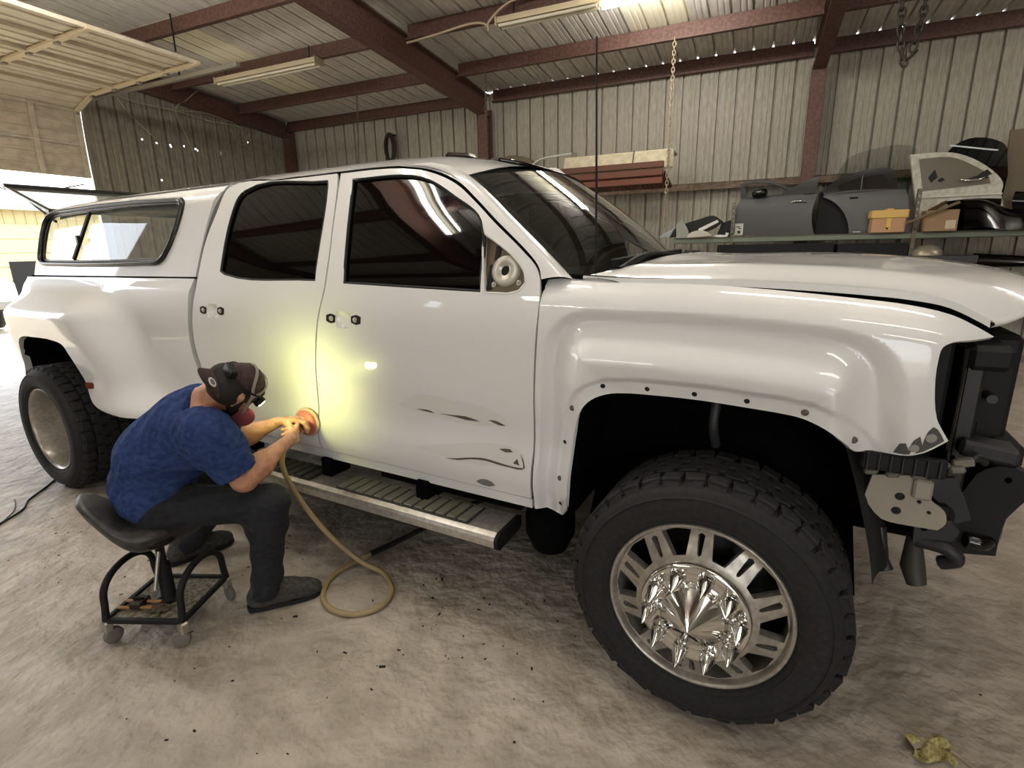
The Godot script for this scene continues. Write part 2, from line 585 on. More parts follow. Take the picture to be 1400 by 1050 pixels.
func fitting(f: Array) -> void:
	var L: float = f[1]
	var o := thing("fluorescent_fitting", f[6], "light fixture", f[0], f[7])
	var mb := MB.new()
	# a channel with sloping sides and a reflector lip
	var prof := [Vector2(-0.05, 0.085), Vector2(0.05, 0.085), Vector2(0.075, 0.03), Vector2(0.08, 0.012), Vector2(0.076, 0.010), Vector2(0.035, 0.022), Vector2(-0.035, 0.022), Vector2(-0.076, 0.010), Vector2(-0.08, 0.012), Vector2(-0.075, 0.03)]
	for i in prof.size():
		var p: Vector2 = prof[i]
		var q: Vector2 = prof[(i + 1) % prof.size()]
		var out := Vector3(0, p.x - q.x, q.y - p.y)
		mb.quad(Vector3(-L / 2, p.y, p.x), Vector3(L / 2, p.y, p.x), Vector3(L / 2, q.y, q.x), Vector3(-L / 2, q.y, q.x), Vector3(0, p.y - 0.02 + q.y - 0.02, p.x + q.x))
	part("housing", mb.mesh(), M.cream, o)
	for s in [-1, 1]:
		part("end_plate", boxm(Vector3(s * L / 2, 0.03, 0), Vector3(0.012, 0.10, 0.2), 0.003), M.cream, o)
		part("hanger", tubem([Vector3(s * L * 0.42, 0.07, 0), Vector3(s * L * 0.42, roof_y(f[0].z) - f[0].y - 0.03, 0)], 0.008, 6), M.steel_dark, o)
	var spans := [[-L / 2 + 0.03, L / 2 - 0.03, false]]
	if f[5] > 0.0:
		spans = [[f[2], f[3], true]]
		if f[2] > -L / 2 + 0.1: spans.append([-L / 2 + 0.03, f[2] - 0.04, false])
	for s in spans:
		for k in [-0.05, 0.05]:
			var lit: bool = s[2]
			part("lamp_tube", tubem([Vector3(s[0], -0.012, k), Vector3(s[1], -0.012, k)], 0.018, 12), M.lamp_lit if lit else M.lamp_off, o)
	if f[5] > 0.0:
		# a bare tube throws its light all round: below and to both sides
		for q in [0.0, 1.15, -1.15]:
			var l := AreaLight3D.new()
			l.name = "lamp_light"
			l.area_size = Vector2(f[3] - f[2], 0.10)
			l.basis = Basis(Vector3.RIGHT, q * 1.75) * Basis(Vector3.RIGHT, -PI / 2)
			l.position = Vector3((f[2] + f[3]) / 2, -0.012, 0) + l.basis * Vector3(0, 0, -1) * (0.05 if q == 0.0 else 0.13)
			l.light_color = Color(1.0, 0.985, 0.955)
			l.light_energy = f[5] * (0.046 if q == 0.0 else 0.086)
			l.area_range = 30.0
			l.area_attenuation = 2.0
			l.shadow_enabled = true
			o.add_child(l, true)

func materials() -> void:
	M.cream = mat(Color(0.82, 0.76, 0.64), 0.45)
	M.steel_dark = mat(Color(0.12, 0.11, 0.10), 0.5, 0.6)
	M.lamp_lit = glow(Color(1.0, 0.97, 0.90), 9.0)
	M.lamp_off = mat(Color(0.86, 0.84, 0.76), 0.25)
	M.floor = tri(mat(Color.WHITE, 0.62), noise(3, 0.012, Color(0.61, 0.57, 0.52), Color(0.685, 0.645, 0.595), 6, 1024, Color(0.65, 0.61, 0.56)), Vector3(0.28, 0.28, 0.28), bumps(5, 0.03, 6.0, 5, 1024), 0.8)
	M.slab = tri(mat(Color.WHITE, 0.55), noise(13, 0.02, Color(0.34, 0.30, 0.24), Color(0.50, 0.45, 0.38), 6, 512), Vector3(0.5, 0.5, 0.5), bumps(5, 0.03, 6.0, 5), 0.4)
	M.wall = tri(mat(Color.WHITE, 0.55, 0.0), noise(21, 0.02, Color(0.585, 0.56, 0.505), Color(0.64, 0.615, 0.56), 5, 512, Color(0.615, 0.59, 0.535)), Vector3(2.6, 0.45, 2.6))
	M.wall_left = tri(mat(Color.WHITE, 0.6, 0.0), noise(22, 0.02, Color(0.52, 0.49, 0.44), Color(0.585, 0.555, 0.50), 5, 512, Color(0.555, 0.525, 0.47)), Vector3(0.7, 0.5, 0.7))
	M.roof = tri(mat(Color.WHITE, 0.5, 0.0), noise(23, 0.02, Color(0.78, 0.76, 0.725), Color(0.84, 0.82, 0.785), 5, 512, Color(0.81, 0.79, 0.755)), Vector3(1.2, 0.5, 0.3))
	M.skylight = mat(Color(0.93, 0.91, 0.81), 0.5)
	M.skylight.backlight_enabled = true
	M.skylight.backlight = Color(0.13, 0.125, 0.105)
	M.iron = tri(mat(Color.WHITE, 0.6, 0.0), noise(31, 0.03, Color(0.33, 0.225, 0.19), Color(0.41, 0.29, 0.245), 4, 512), Vector3(1, 1, 1))
	M.door = tri(mat(Color.WHITE, 0.55), noise(41, 0.015, Color(0.82, 0.775, 0.68), Color(0.87, 0.83, 0.745), 5, 512, Color(0.85, 0.805, 0.715)), Vector3(0.6, 0.6, 0.5))
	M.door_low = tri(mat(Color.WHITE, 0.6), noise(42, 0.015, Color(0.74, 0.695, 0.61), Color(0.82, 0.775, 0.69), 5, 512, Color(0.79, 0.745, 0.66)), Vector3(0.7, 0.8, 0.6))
	M.stile = mat(Color(0.84, 0.78, 0.66), 0.45)
	M.galv = mat(Color(0.66, 0.64, 0.60), 0.35, 0.7)
	M.wire = mat(Color(0.66, 0.60, 0.50), 0.6)
	M.black = mat(Color(0.10, 0.10, 0.102), 0.6, 0.0, 0.35)
	M.blackgloss = mat(Color(0.012, 0.012, 0.014), 0.08)
	M.paint = mat(Color(0.87, 0.865, 0.86), 0.35)
	M.paint.clearcoat_enabled = true
	M.paint.clearcoat = 1.0
	M.paint.clearcoat_roughness = 0.03
	M.primer = mat(Color(0.45, 0.44, 0.42), 0.7)
	M.sanded = mat(Color(0.83, 0.82, 0.80), 0.5)
	M.tint = mat(Color(0.012, 0.011, 0.012), 0.03)
	M.rubber = tri(mat(Color.WHITE, 0.8), noise(51, 0.05, Color(0.06, 0.057, 0.055), Color(0.115, 0.108, 0.102), 4, 256), Vector3(3, 3, 3))
	M.alloy = tri(mat(Color.WHITE, 0.33, 0.55), noise(52, 0.04, Color(0.60, 0.57, 0.53), Color(0.69, 0.66, 0.62), 4, 256), Vector3(3, 3, 3))
	M.chrome = mat(Color(0.90, 0.895, 0.885), 0.07, 1.0)
	M.under = mat(Color(0.014, 0.014, 0.015), 0.9, 0.0, 0.2)
	M.glass = mat(Color(0.75, 0.78, 0.74, 0.12), 0.02)
	M.glass.transparency = BaseMaterial3D.TRANSPARENCY_ALPHA
	M.shield = mat(Color(0.10, 0.13, 0.11, 0.45), 0.02)
	M.shield.transparency = BaseMaterial3D.TRANSPARENCY_ALPHA
	M.seal = mat(Color(0.32, 0.33, 0.33), 0.5)
	M.winframe = mat(Color(0.12, 0.115, 0.11), 0.25)

# ribbed sheet standing in its own axes: width along x (0..w), height along y (0..h), grooves going back along -z; missing: set of [x, y] squares left open
func sheet(w: float, h: float, pitch: float, holes := []) -> ArrayMesh:
	var mb := MB.new()
	var pr := []
	var c := int(round(w / pitch))
	for i in c:
		var x := i * pitch
		for q in [[0.0, 0.0], [0.30, 0.0], [0.33, -0.006], [0.39, -0.006], [0.42, 0.0], [0.58, 0.0], [0.61, -0.006], [0.67, -0.006], [0.70, 0.0], [0.84, 0.0], [0.865, -0.048], [0.945, -0.048], [0.97, 0.0]]:
			pr.append(Vector2(x + q[0] * pitch, q[1]))
	pr.append(Vector2(w, 0.0))
	var ys := [0.0, h]
	for q in holes: ys.append_array([q.y - 0.013, q.y + 0.013])
	ys.sort()
	for j in ys.size() - 1:
		var y0: float = ys[j]
		var y1: float = ys[j + 1]
		for i in pr.size() - 1:
			var p: Vector2 = pr[i]
			var q: Vector2 = pr[i + 1]
			var skip := false
			for hh in holes:
				if absf((y0 + y1) / 2 - hh.y) < 0.014 and hh.x >= p.x and hh.x < q.x: skip = true
			if skip:
				# narrow the opening to a small square
				var hx := 0.0
				for hh in holes:
					if hh.x >= p.x and hh.x < q.x and absf((y0 + y1) / 2 - hh.y) < 0.014: hx = hh.x
				for part_ in [[p, p.lerp(q, clampf((hx - 0.013 - p.x) / (q.x - p.x), 0.0, 1.0))], [p.lerp(q, clampf((hx + 0.013 - p.x) / (q.x - p.x), 0.0, 1.0)), q]]:
					if part_[0].distance_to(part_[1]) > 0.001: strip(mb, part_[0], part_[1], y0, y1)
			else: strip(mb, p, q, y0, y1)
	return mb.mesh()

func strip(mb: MB, p: Vector2, q: Vector2, y0: float, y1: float) -> void:
	var out := Vector3(-(q.y - p.y), 0, q.x - p.x)
	mb.quad(Vector3(p.x, y0, p.y), Vector3(q.x, y0, q.y), Vector3(q.x, y1, q.y), Vector3(p.x, y1, p.y), out)
	var t := Vector3(0, 0, -0.003)
	mb.quad(Vector3(p.x, y0, p.y) + t, Vector3(q.x, y0, q.y) + t, Vector3(q.x, y1, q.y) + t, Vector3(p.x, y1, p.y) + t, -out)

const SL := 0.075            # roof slope
func roof_y(z: float) -> float: return 4.33 + SL * (z + 9.5)

func setting() -> void:
	# floor, with an older darker slab let into it
	one("floor", boxm(Vector3(-0.3, -0.1, -1.25), Vector3(18.9, 0.2, 16.9), 0.0), M.floor, "grey brown concrete workshop floor with stains", "", "structure")
	# back wall: sheets with grooves
	var pitch := 0.26
	var w := pitch * 3
	var sh := sheet(w, 4.31, pitch)
	var bw := thing("wall_back", "ribbed sheet metal back wall behind the shelf", "", Vector3(0, 0, -9.5))
	tag(bw, "", "", "", "structure")
	for i in 24:
		part("wall_sheet", sh, M.wall, bw).position = Vector3(-9.55 + i * w, 0, 0)
	# left wall: beyond the door towards the back corner, and above the door
	var lw := thing("wall_left", "dark ribbed metal end wall beside the open roller door", "", Vector3(-9.55, 0, -5.42), PI / 2)
	tag(lw, "", "", "", "structure")
	# in the wall's own axes x runs towards the back corner
	var hs := [Vector2(0.84, 3.48), Vector2(1.08, 3.46), Vector2(1.32, 3.465), Vector2(1.33, 3.44), Vector2(1.58, 3.485), Vector2(1.81, 3.475), Vector2(1.83, 3.45), Vector2(2.05, 3.47), Vector2(2.30, 3.48), Vector2(2.97, 3.77), Vector2(1.06, 2.86)]
	for i in 6:
		var mine := []
		for q in hs:
			if q.x >= i * w and q.x < (i + 1) * w: mine.append(q - Vector2(i * w, 0))
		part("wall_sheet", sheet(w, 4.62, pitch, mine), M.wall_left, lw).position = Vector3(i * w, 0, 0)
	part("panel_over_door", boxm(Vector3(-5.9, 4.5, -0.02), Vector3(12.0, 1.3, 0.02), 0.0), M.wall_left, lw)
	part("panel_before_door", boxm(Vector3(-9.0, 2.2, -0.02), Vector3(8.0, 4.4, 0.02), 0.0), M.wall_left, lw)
	lw.rotation.y = PI / 2
	# right and front walls stand behind the camera
	one("wall_right", boxm(Vector3(9.1, 2.8, -1.2), Vector3(0.1, 5.8, 17.0), 0.0), M.wall, "ribbed metal wall on the right outside the picture", "", "structure")
	var fw := MB.new()
	box(fw, Vector3(-4.3, 2.8, 7.1), Vector3(10.6, 5.8, 0.1), 0.0)
	box(fw, Vector3(7.0, 2.8, 7.1), Vector3(4.2, 5.8, 0.1), 0.0)
	box(fw, Vector3(3.0, 4.7, 7.1), Vector3(4.2, 2.0, 0.1), 0.0)
	one("wall_front", fw.mesh(), M.wall, "metal front wall with an open doorway behind the camera", "", "structure")
	# roof: sheets running down the slope
	var tilt := Basis(Vector3.RIGHT, PI / 2 - atan(SL))
	var ln := 16.75
	var rf := thing("ceiling", "ribbed metal roof sheets on red purlins", "", Vector3(0, 4.328, -9.53))
	tag(rf, "", "", "", "structure")
	var rs := sheet(w, ln, pitch)
	var s1 := sheet(w, 1.32, pitch)
	var s2 := sheet(w, 2.75, pitch)
	var s3 := sheet(w, ln - 4.07, pitch)
	for i in 24:
		var x0 := -9.62 + i * w
		if i == 2 or i == 3 and false or i == 10:
			var a := part("roof_sheet", s1, M.roof, rf); a.transform = Transform3D(tilt, Vector3(x0, 0, 0))
			var b := part("skylight_sheet", s2, M.skylight, rf, "cream translucent skylight sheet"); b.transform = Transform3D(tilt, Vector3(x0, 0, 0) + tilt.y * 1.32)
			var c := part("roof_sheet", s3, M.roof, rf); c.transform = Transform3D(tilt, Vector3(x0, 0, 0) + tilt.y * 4.07)
		else:
			part("roof_sheet", rs, M.roof, rf).transform = Transform3D(tilt, Vector3(x0, 0, 0))
	# purlins: zed sections along x, one per bay
	var bays := [[-9.5, -4.72], [-4.54, 0.50], [0.66, 5.7], [5.9, 9.0]]
	for k in 12:
		var z := -9.44 + (0.0 if k == 0 else 1.24 + (k - 1) * 1.36)
		for bi in bays.size():
			var bq: Array = bays[bi]
			var mb := MB.new()
			var y: float = roof_y(z) - 0.006
			var xm: float = (bq[0] + bq[1]) / 2
			var xl: float = bq[1] - bq[0]
			box(mb, Vector3(xm, y - 0.10, z), Vector3(xl, 0.20, 0.008), 0.0)
			box(mb, Vector3(xm, y - 0.198, z + 0.035), Vector3(xl, 0.008, 0.07), 0.0)
			box(mb, Vector3(xm, y - 0.19, z + 0.068), Vector3(xl, 0.02, 0.006), 0.0)
			box(mb, Vector3(xm, y - 0.006, z - 0.025), Vector3(xl, 0.006, 0.05), 0.0)
			one("eave_strut" if k == 0 else "roof_purlin", mb.mesh(), M.iron, "red oxide steel %s, %s" % ["eave strut along the top of the back wall" if k == 0 else "purlin number %d from the back wall" % k, ["left of the big rafter", "between the two rafters", "right of the post by the shelf", "far right bay"][bi]], "", "structure")
	# rafters and posts
	for xr in [-4.63, 0.58, 5.8]:
		var mb := MB.new()
		var za := -9.32
		var zb := 7.0
		for s in [[0.0, 0.016, 0.17], [1.0, 0.016, 0.17]]:
			var ya: float = roof_y(za) - (0.46 if s[0] == 0.0 else 0.13)
			var yb: float = roof_y(zb) - (0.60 if s[0] == 0.0 else 0.13)
			beam(mb, Vector3(xr, ya, za), Vector3(xr, yb, zb), s[2], s[1], 0.0)
		var top := 0.13
		mb.quad(Vector3(xr - 0.006, roof_y(za) - top, za), Vector3(xr - 0.006, roof_y(zb) - top, zb), Vector3(xr - 0.006, roof_y(zb) - 0.6, zb), Vector3(xr - 0.006, roof_y(za) - 0.46, za), Vector3.LEFT)
		mb.quad(Vector3(xr + 0.006, roof_y(za) - top, za), Vector3(xr + 0.006, roof_y(zb) - top, zb), Vector3(xr + 0.006, roof_y(zb) - 0.6, zb), Vector3(xr + 0.006, roof_y(za) - 0.46, za), Vector3.RIGHT)
		one("roof_rafter", mb.mesh(), M.iron, "dark red steel rafter %s" % ["sloping down to the back wall left of centre", "above the post beside the shelf", "far right, outside the picture"][[-4.63, 0.58, 5.8].find(xr)], "", "structure")
		var pb := MB.new()
		for s in [-1, 1]: box(pb, Vector3(xr, 2.0, -9.27 + s * 0.11), Vector3(0.17, 4.0, 0.014), 0.0)
		box(pb, Vector3(xr, 2.0, -9.27), Vector3(0.010, 4.0, 0.22), 0.0)
		one("wall_post", pb.mesh(), M.iron, "red steel post of the back wall %s" % ["under the big rafter", "beside the parts shelf", "far right, outside the picture"][[-4.63, 0.58, 5.8].find(xr)], "", "structure")
	# end rafter on the left wall and the corner post
	var er := MB.new()
	beam(er, Vector3(-9.46, roof_y(-9.3) - 0.21, -9.3), Vector3(-9.46, roof_y(7) - 0.21, 7.0), 0.10, 0.30, 0.0)
	beam(er, Vector3(-9.40, roof_y(-9.3) - 0.36, -9.3), Vector3(-9.40, roof_y(7) - 0.36, 7.0), 0.16, 0.014, 0.0)
	one("end_rafter", er.mesh(), M.iron, "dark red steel rafter along the top of the end wall", "", "structure")
	one("corner_post", boxm(Vector3(-9.43, 2.05, -9.38), Vector3(0.18, 4.1, 0.18), 0.004), M.iron, "dark red post in the back left corner", "", "structure")
	# girt along the back wall
	var gb := MB.new()
	box(gb, Vector3(-0.3, 2.52, -9.40), Vector3(18.4, 0.012, 0.16), 0.0)
	box(gb, Vector3(-0.3, 2.47, -9.325), Vector3(18.4, 0.10, 0.010), 0.0)
	one("wall_girt", gb.mesh(), tri(mat(Color.WHITE, 0.7), noise(32, 0.03, Color(0.36, 0.29, 0.235), Color(0.47, 0.40, 0.33), 4, 256), Vector3(1, 1, 1)), "dusty steel girt running along the back wall", "", "structure")
	door_up()

# the roller door: jointed panels, lower ones still standing in the opening, the upper ones lying under the roof
func door_up() -> void:
	var o := thing("door_1", "sectional garage door of ribbed panels, rolled half up under the roof", "", Vector3(-9.4, 0, -3.38))
	tag(o, "", "", "", "structure")
	var z0 := -1.93       # half the width either side of the middle
	# corners of the panels in (x, y): from the lower edge up and then into the room
	var pts := [Vector2(-0.10, 2.76), Vector2(-0.09, 3.25), Vector2(-0.06, 3.72), Vector2(0.42, 3.90), Vector2(0.95, 3.92), Vector2(1.50, 3.94), Vector2(2.08, 3.96), Vector2(2.72, 3.98)]
	for i in pts.size() - 1:
		var a: Vector2 = pts[i]
		var b: Vector2 = pts[i + 1]
		var d := (b - a).normalized()
		var nrm := Vector2(d.y, -d.x)       # into the room / downwards
		var L := a.distance_to(b) - 0.012
		var mb := MB.new()
		# the sheet with pressed ribs along z
		var prof := [[0.0, 0.0], [0.0, 0.045], [0.05, 0.045], [0.05, 0.0], [0.28, 0.0], [0.30, 0.016], [0.34, 0.016], [0.36, 0.0], [0.62, 0.0], [0.64, 0.016], [0.68, 0.016], [0.70, 0.0], [0.94, 0.0], [0.94, 0.045], [1.0, 0.045], [1.0, 0.0]]
		for k in prof.size() - 1:
			var p: Vector2 = a + d * (prof[k][0] * L) + nrm * prof[k][1]
			var q: Vector2 = a + d * (prof[k + 1][0] * L) + nrm * prof[k + 1][1]
			var t: Vector2 = (q - p).normalized()
			var out := Vector2(t.y, -t.x)
			if out.dot(nrm) < -0.1: out = -out
			mb.quad(Vector3(p.x, p.y, z0), Vector3(q.x, q.y, z0), Vector3(q.x, q.y, -z0), Vector3(p.x, p.y, -z0), Vector3(out.x, out.y, 0))
		var bk := -nrm * 0.004
		mb.quad(Vector3(a.x + bk.x, a.y + bk.y, z0), Vector3(b.x + bk.x, b.y + bk.y, z0), Vector3(b.x + bk.x, b.y + bk.y, -z0), Vector3(a.x + bk.x, a.y + bk.y, -z0), Vector3(-nrm.x, -nrm.y, 0))
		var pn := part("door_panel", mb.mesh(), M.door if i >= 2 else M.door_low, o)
		# stiles across each panel, with a hinge at the joint
		for zz in [z0 + 0.04, z0 + 0.62, z0 + 1.28, 0.1, 0.75, -z0 - 0.04]:
			if i >= 2 and absf(zz - (z0 + 0.62)) < 0.01: continue
			var m1 := a + nrm * 0.035
			var m2 := b + nrm * 0.035
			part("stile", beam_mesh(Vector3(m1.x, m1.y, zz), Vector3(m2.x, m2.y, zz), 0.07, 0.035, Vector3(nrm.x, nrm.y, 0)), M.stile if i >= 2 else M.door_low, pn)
			if i >= 2: part("hinge", boxm(Vector3(m1.x + nrm.x * 0.03, m1.y + nrm.y * 0.03, zz), Vector3(0.07, 0.03, 0.05), 0.004), M.galv, pn)
	# tracks at both edges
	for s in [-1, 1]:
		var zz: float = s * (absf(z0) + 0.06)
		var tp := path([Vector3(-0.10, 0.05, zz), Vector3(-0.10, 2.0, zz), Vector3(-0.10, 3.55, zz), Vector3(0.05, 3.80, zz), Vector3(0.45, 3.86, zz), Vector3(1.8, 3.86, zz), Vector3(3.3, 3.87, zz)], 5)
		var mb := MB.new()
		for i in tp.size() - 1: beam(mb, tp[i], tp[i + 1], 0.05, 0.05, 0.0, Vector3(0, 0, 1))
		part("door_track", mb.mesh(), M.galv, o)
		part("track_hanger", tubem([Vector3(2.2, 3.88, zz), Vector3(2.2, 4.62, zz)], 0.012, 6), M.steel_dark, o)
	# jamb of the opening, pale blue on its edge
	var jb := MB.new()
	box(jb, Vector3(-0.17, 1.15, z0 - 0.14), Vector3(0.12, 2.3, 0.12), 0.004)
	one("trim_1", jb.mesh(), mat(Color(0.55, 0.66, 0.72), 0.5), "pale blue painted door jamb at the edge of the opening", "", "structure").position = Vector3(-9.4, 0, -3.38)

func beam_mesh(a: Vector3, b: Vector3, w: float, h: float, up := Vector3.UP) -> ArrayMesh:
	var mb := MB.new(); beam(mb, a, b, w, h, 0.003, up); return mb.mesh()

func outside() -> void:
	var yard := tri(mat(Color.WHITE, 0.85), noise(61, 0.03, Color(0.52, 0.48, 0.41), Color(0.64, 0.60, 0.52), 4, 256), Vector3(0.3, 0.3, 0.3))
	one("ground", boxm(Vector3(-34.8, -0.12, -3.0), Vector3(50.0, 0.2, 80.0), 0.0), yard, "pale sunlit concrete yard outside the roller door", "", "structure")
	var b := thing("yard_building", "cream metal building across the yard seen under the roller door", "building", Vector3(-30, 0, -14))
	var siding := mat(Color(0.66, 0.61, 0.45), 0.6)
	part("wall", boxm(Vector3(-4, 1.85, 0), Vector3(8, 3.7, 16), 0.0), siding, b)
	for i in 40:
		part("siding_rib", boxm(Vector3(0.02, 1.85, -7.8 + i * 0.4), Vector3(0.04, 3.7, 0.05), 0.008), siding, b)
	part("roof", platem(poly([-9, 3.7, 0.5, 3.7, 0.5, 3.85, -4, 4.6, -9, 3.85]), [], Vector3(0, 0, 8.3), Basis(), 16.6), mat(Color(0.86, 0.85, 0.82), 0.5), b)
	var dr := part("garage_door", boxm(Vector3(0.04, 1.55, 0.9), Vector3(0.08, 3.1, 3.0), 0.004), mat(Color(0.66, 0.61, 0.46), 0.5), b)
	for i in 5: part("door_panel", boxm(Vector3(0.09, 0.35 + i * 0.6, 0.9), Vector3(0.04, 0.56, 2.9), 0.01), mat(Color(0.69, 0.64, 0.50), 0.5), dr)
	part("door_opening", boxm(Vector3(0.10, 0.75, 0.3), Vector3(0.05, 1.5, 1.9), 0.002), mat(Color(0.10, 0.09, 0.08), 0.9), b)
	# a white truck parked facing the door
	var t := thing("parked_truck", "white pickup parked in the yard outside the roller door", "truck", Vector3(-15.6, 0, -5.55))
	var pw := mat(Color(0.83, 0.83, 0.82), 0.3)
	pw.clearcoat_enabled = true
	var mb := MB.new()
	var side := poly([-4.6, 0.55, 0.35, 0.5, 0.42, 0.72, 0.38, 1.05, 0.1, 1.16, -0.9, 1.22, -1.6, 1.80, -2.9, 1.84, -3.3, 1.25, -4.6, 1.22])
	plate(mb, smooth(side, 3), [], Vector3(0, 0, 0.95), Basis(), 1.9)
	part("body", mb.mesh(), pw, t)
	part("windscreen", platem(poly([-0.78, 1.25, 0.78, 1.25, 0.66, 1.76, -0.66, 1.76]), [], Vector3(-0.98, 0, 0), Basis(Vector3(0, 0, -1), Vector3(-0.77, 1.0, 0).normalized() * 1.0, Vector3(0.8, 0.6, 0)), 0.01), mat(Color(0.45, 0.52, 0.52), 0.05), t)
	part("grille", boxm(Vector3(0.40, 0.88, 0), Vector3(0.06, 0.24, 1.1), 0.02), mat(Color(0.25, 0.25, 0.26), 0.4), t)
	for s in [-1, 1]:
		part("headlight", boxm(Vector3(0.36, 0.92, s * 0.72), Vector3(0.12, 0.2, 0.34), 0.03), mat(Color(0.70, 0.70, 0.70), 0.1), t)
		part("wheel", lathem([Vector2(0, 0.12), Vector2(0.24, 0.12), Vector2(0.37, 0.10), Vector2(0.38, 0.0), Vector2(0.37, -0.1), Vector2(0.0, -0.12)], Vector3(-0.6, 0.38, s * 0.82), Vector3(0, 0, 1), 24), M.rubber, t)
	part("bumper", boxm(Vector3(0.46, 0.62, 0), Vector3(0.14, 0.2, 1.85), 0.04), mat(Color(0.62, 0.62, 0.62), 0.3, 0.6), t)

# ---------------------------------------------------------------- the pickup (truck axes: x forward, z towards its right side; the middle is at z = MID)
const MID := -2.715
const SIDE := [[0.2, -1.86], [0.45, -1.80], [0.56, -1.775], [0.62, -1.752], [0.72, -1.738], [0.80, -1.742], [0.9, -1.728], [1.0, -1.711], [1.12, -1.701], [1.22, -1.70], [1.32, -1.712], [1.45, -1.748], [1.6, -1.808], [1.8, -1.898], [1.95, -1.968], [2.1, -2.05]]

func side_z(y: float) -> float:
	for i in range(1, SIDE.size()):
		if y < SIDE[i][0] or i == SIDE.size() - 1:
			var a = SIDE[i - 1]
			var b = SIDE[i]
			var p = SIDE[maxi(i - 2, 0)]
			var q = SIDE[mini(i + 1, SIDE.size() - 1)]
			return cubic_interpolate_in_time(a[1], b[1], p[1], q[1], clampf((y - a[0]) / (b[0] - a[0]), 0, 1), b[0] - a[0], minf(p[0] - a[0], -0.01), maxf(q[0] - a[0], b[0] - a[0] + 0.01))
	return -1.8

func door_pt(x: float, y: float) -> Vector3: return Vector3(x, y, side_z(y))
func door_in(x: float, y: float) -> Vector3: return Vector3(x, y, side_z(y) - 0.016)
func door_on(x: float, y: float) -> Vector3: return Vector3(x, y, side_z(y) + 0.0009)

const EDGE := [[-0.80, 1.463], [-0.60, 1.453], [-0.28, 1.447], [-0.04, 1.430], [0.135, 1.413], [0.235, 1.400], [0.33, 1.377], [0.39, 1.346], [0.43, 1.322], [0.60, 1.20]]
func lerp_table(t: Array, x: float) -> float:
	if x <= t[0][0]: return t[0][1]
	for i in range(1, t.size()):
		if x <= t[i][0]:
			return cubic_interpolate_in_time(t[i - 1][1], t[i][1], t[maxi(i - 2, 0)][1], t[mini(i + 1, t.size() - 1)][1], (x - t[i - 1][0]) / (t[i][0] - t[i - 1][0]), t[i][0] - t[i - 1][0], minf(t[maxi(i - 2, 0)][0] - t[i - 1][0], -0.01), maxf(t[mini(i + 1, t.size() - 1)][0] - t[i - 1][0], 0.02))
	return t[-1][1]

var flare := PackedVector2Array()
var lip := PackedVector2Array()

func dist_poly(p: Vector2, q: PackedVector2Array, closed: bool) -> float:
	var d := 1e9
	for i in (q.size() if closed else q.size() - 1):
		d = minf(d, Geometry2D.get_closest_point_to_segment(p, q[i], q[(i + 1) % q.size()]).distance_squared_to(p))
	return sqrt(d)

func fender_pt(x: float, y: float) -> Vector3:
	var z := side_z(y)
	var top := lerp_table(EDGE, x)
	var d := top - y
	if d < 0.10: z -= 0.060 * pow(1.0 - maxf(d, -0.02) / 0.10, 2.0)
	if x > 0.05: z -= 0.42 * (x - 0.05) * (x - 0.05)
	var p := Vector2(x, y)
	if Geometry2D.is_point_in_polygon(p, flare):
		var e := dist_poly(p, flare, false) * (1.0 - 0.45 * smoothstep(0.06, 0.22, x))
		z += -0.042 * smoothstep(0.0, 0.046, e) + 0.082 * smoothstep(0.034, 0.19, e) - 0.030 * smoothstep(0.16, 0.30, e)
		var l := dist_poly(p, lip, false)
		z -= 0.012 * smoothstep(0.064, 0.040, l)
	return Vector3(x, y, z)

func bulge(x: float, y: float) -> float:
	var xs := -3.72 + (1.30 - clampf(y, 0.6, 1.4)) * 0.72
	var f := smoothstep(xs + 0.10, xs - 0.42, x) * smoothstep(-5.30, -4.90, x)
	return 0.195 * f * smoothstep(1.385, 1.20, y)

func bed_pt(x: float, y: float) -> Vector3:
	var z := side_z(y) + bulge(x, y)
	if y < 0.75 and x < -3.3: z += 0.03 * smoothstep(0.75, 0.62, y)
	if x < -5.05: z -= 0.9 * (x + 5.05) * (x + 5.05)
	if y > 1.36: z -= 0.02 * smoothstep(1.36, 1.44, y)
	return Vector3(x, y, z)

func canopy_pt(x: float, y: float) -> Vector3:
	var z := -1.765 - 0.32 * (y - 1.44) - 0.10 * smoothstep(1.86, 1.98, y)
	if x < -4.95: z -= 0.9 * (x + 4.95) * (x + 4.95)
	return Vector3(x, y, z)

func mirror(m: ArrayMesh) -> ArrayMesh:
	# the same sheet on the truck's other side
	var a := m.surface_get_arrays(0)
	var v: PackedVector3Array = a[Mesh.ARRAY_VERTEX]
	var n: PackedVector3Array = a[Mesh.ARRAY_NORMAL]
	var mb := MB.new()
	var f := func(p: Vector3) -> Vector3: return Vector3(p.x, p.y, 2.0 * MID - p.z)
	var g := func(p: Vector3) -> Vector3: return Vector3(p.x, p.y, -p.z)
	for i in range(0, v.size(), 3):
		mb.tri(f.call(v[i]), f.call(v[i + 1]), f.call(v[i + 2]), g.call(n[i]), g.call(n[i + 1]), g.call(n[i + 2]))
	return mb.mesh()

func both(called: String, m: ArrayMesh, mt: Material, o: Node3D) -> MeshInstance3D:
	part(called, mirror(m), mt, o)
	return part(called, m, mt, o)

func line_on(f: Callable, pts: PackedVector2Array, off: float) -> Array:
	var out := []
	for p in pts: out.append(f.call(p.x, p.y) + Vector3(0, 0, off))
	return out

func sub(called: String, m: Mesh, mt: Material, parent: Node3D, label := "") -> MeshInstance3D:
	# a sub-part: the same axes as its parent part
	var o := MeshInstance3D.new()
	o.name = called
	o.mesh = m
	o.material_override = mt
	parent.add_child(o, true)
	if label: o.set_meta("label", label)
	return o

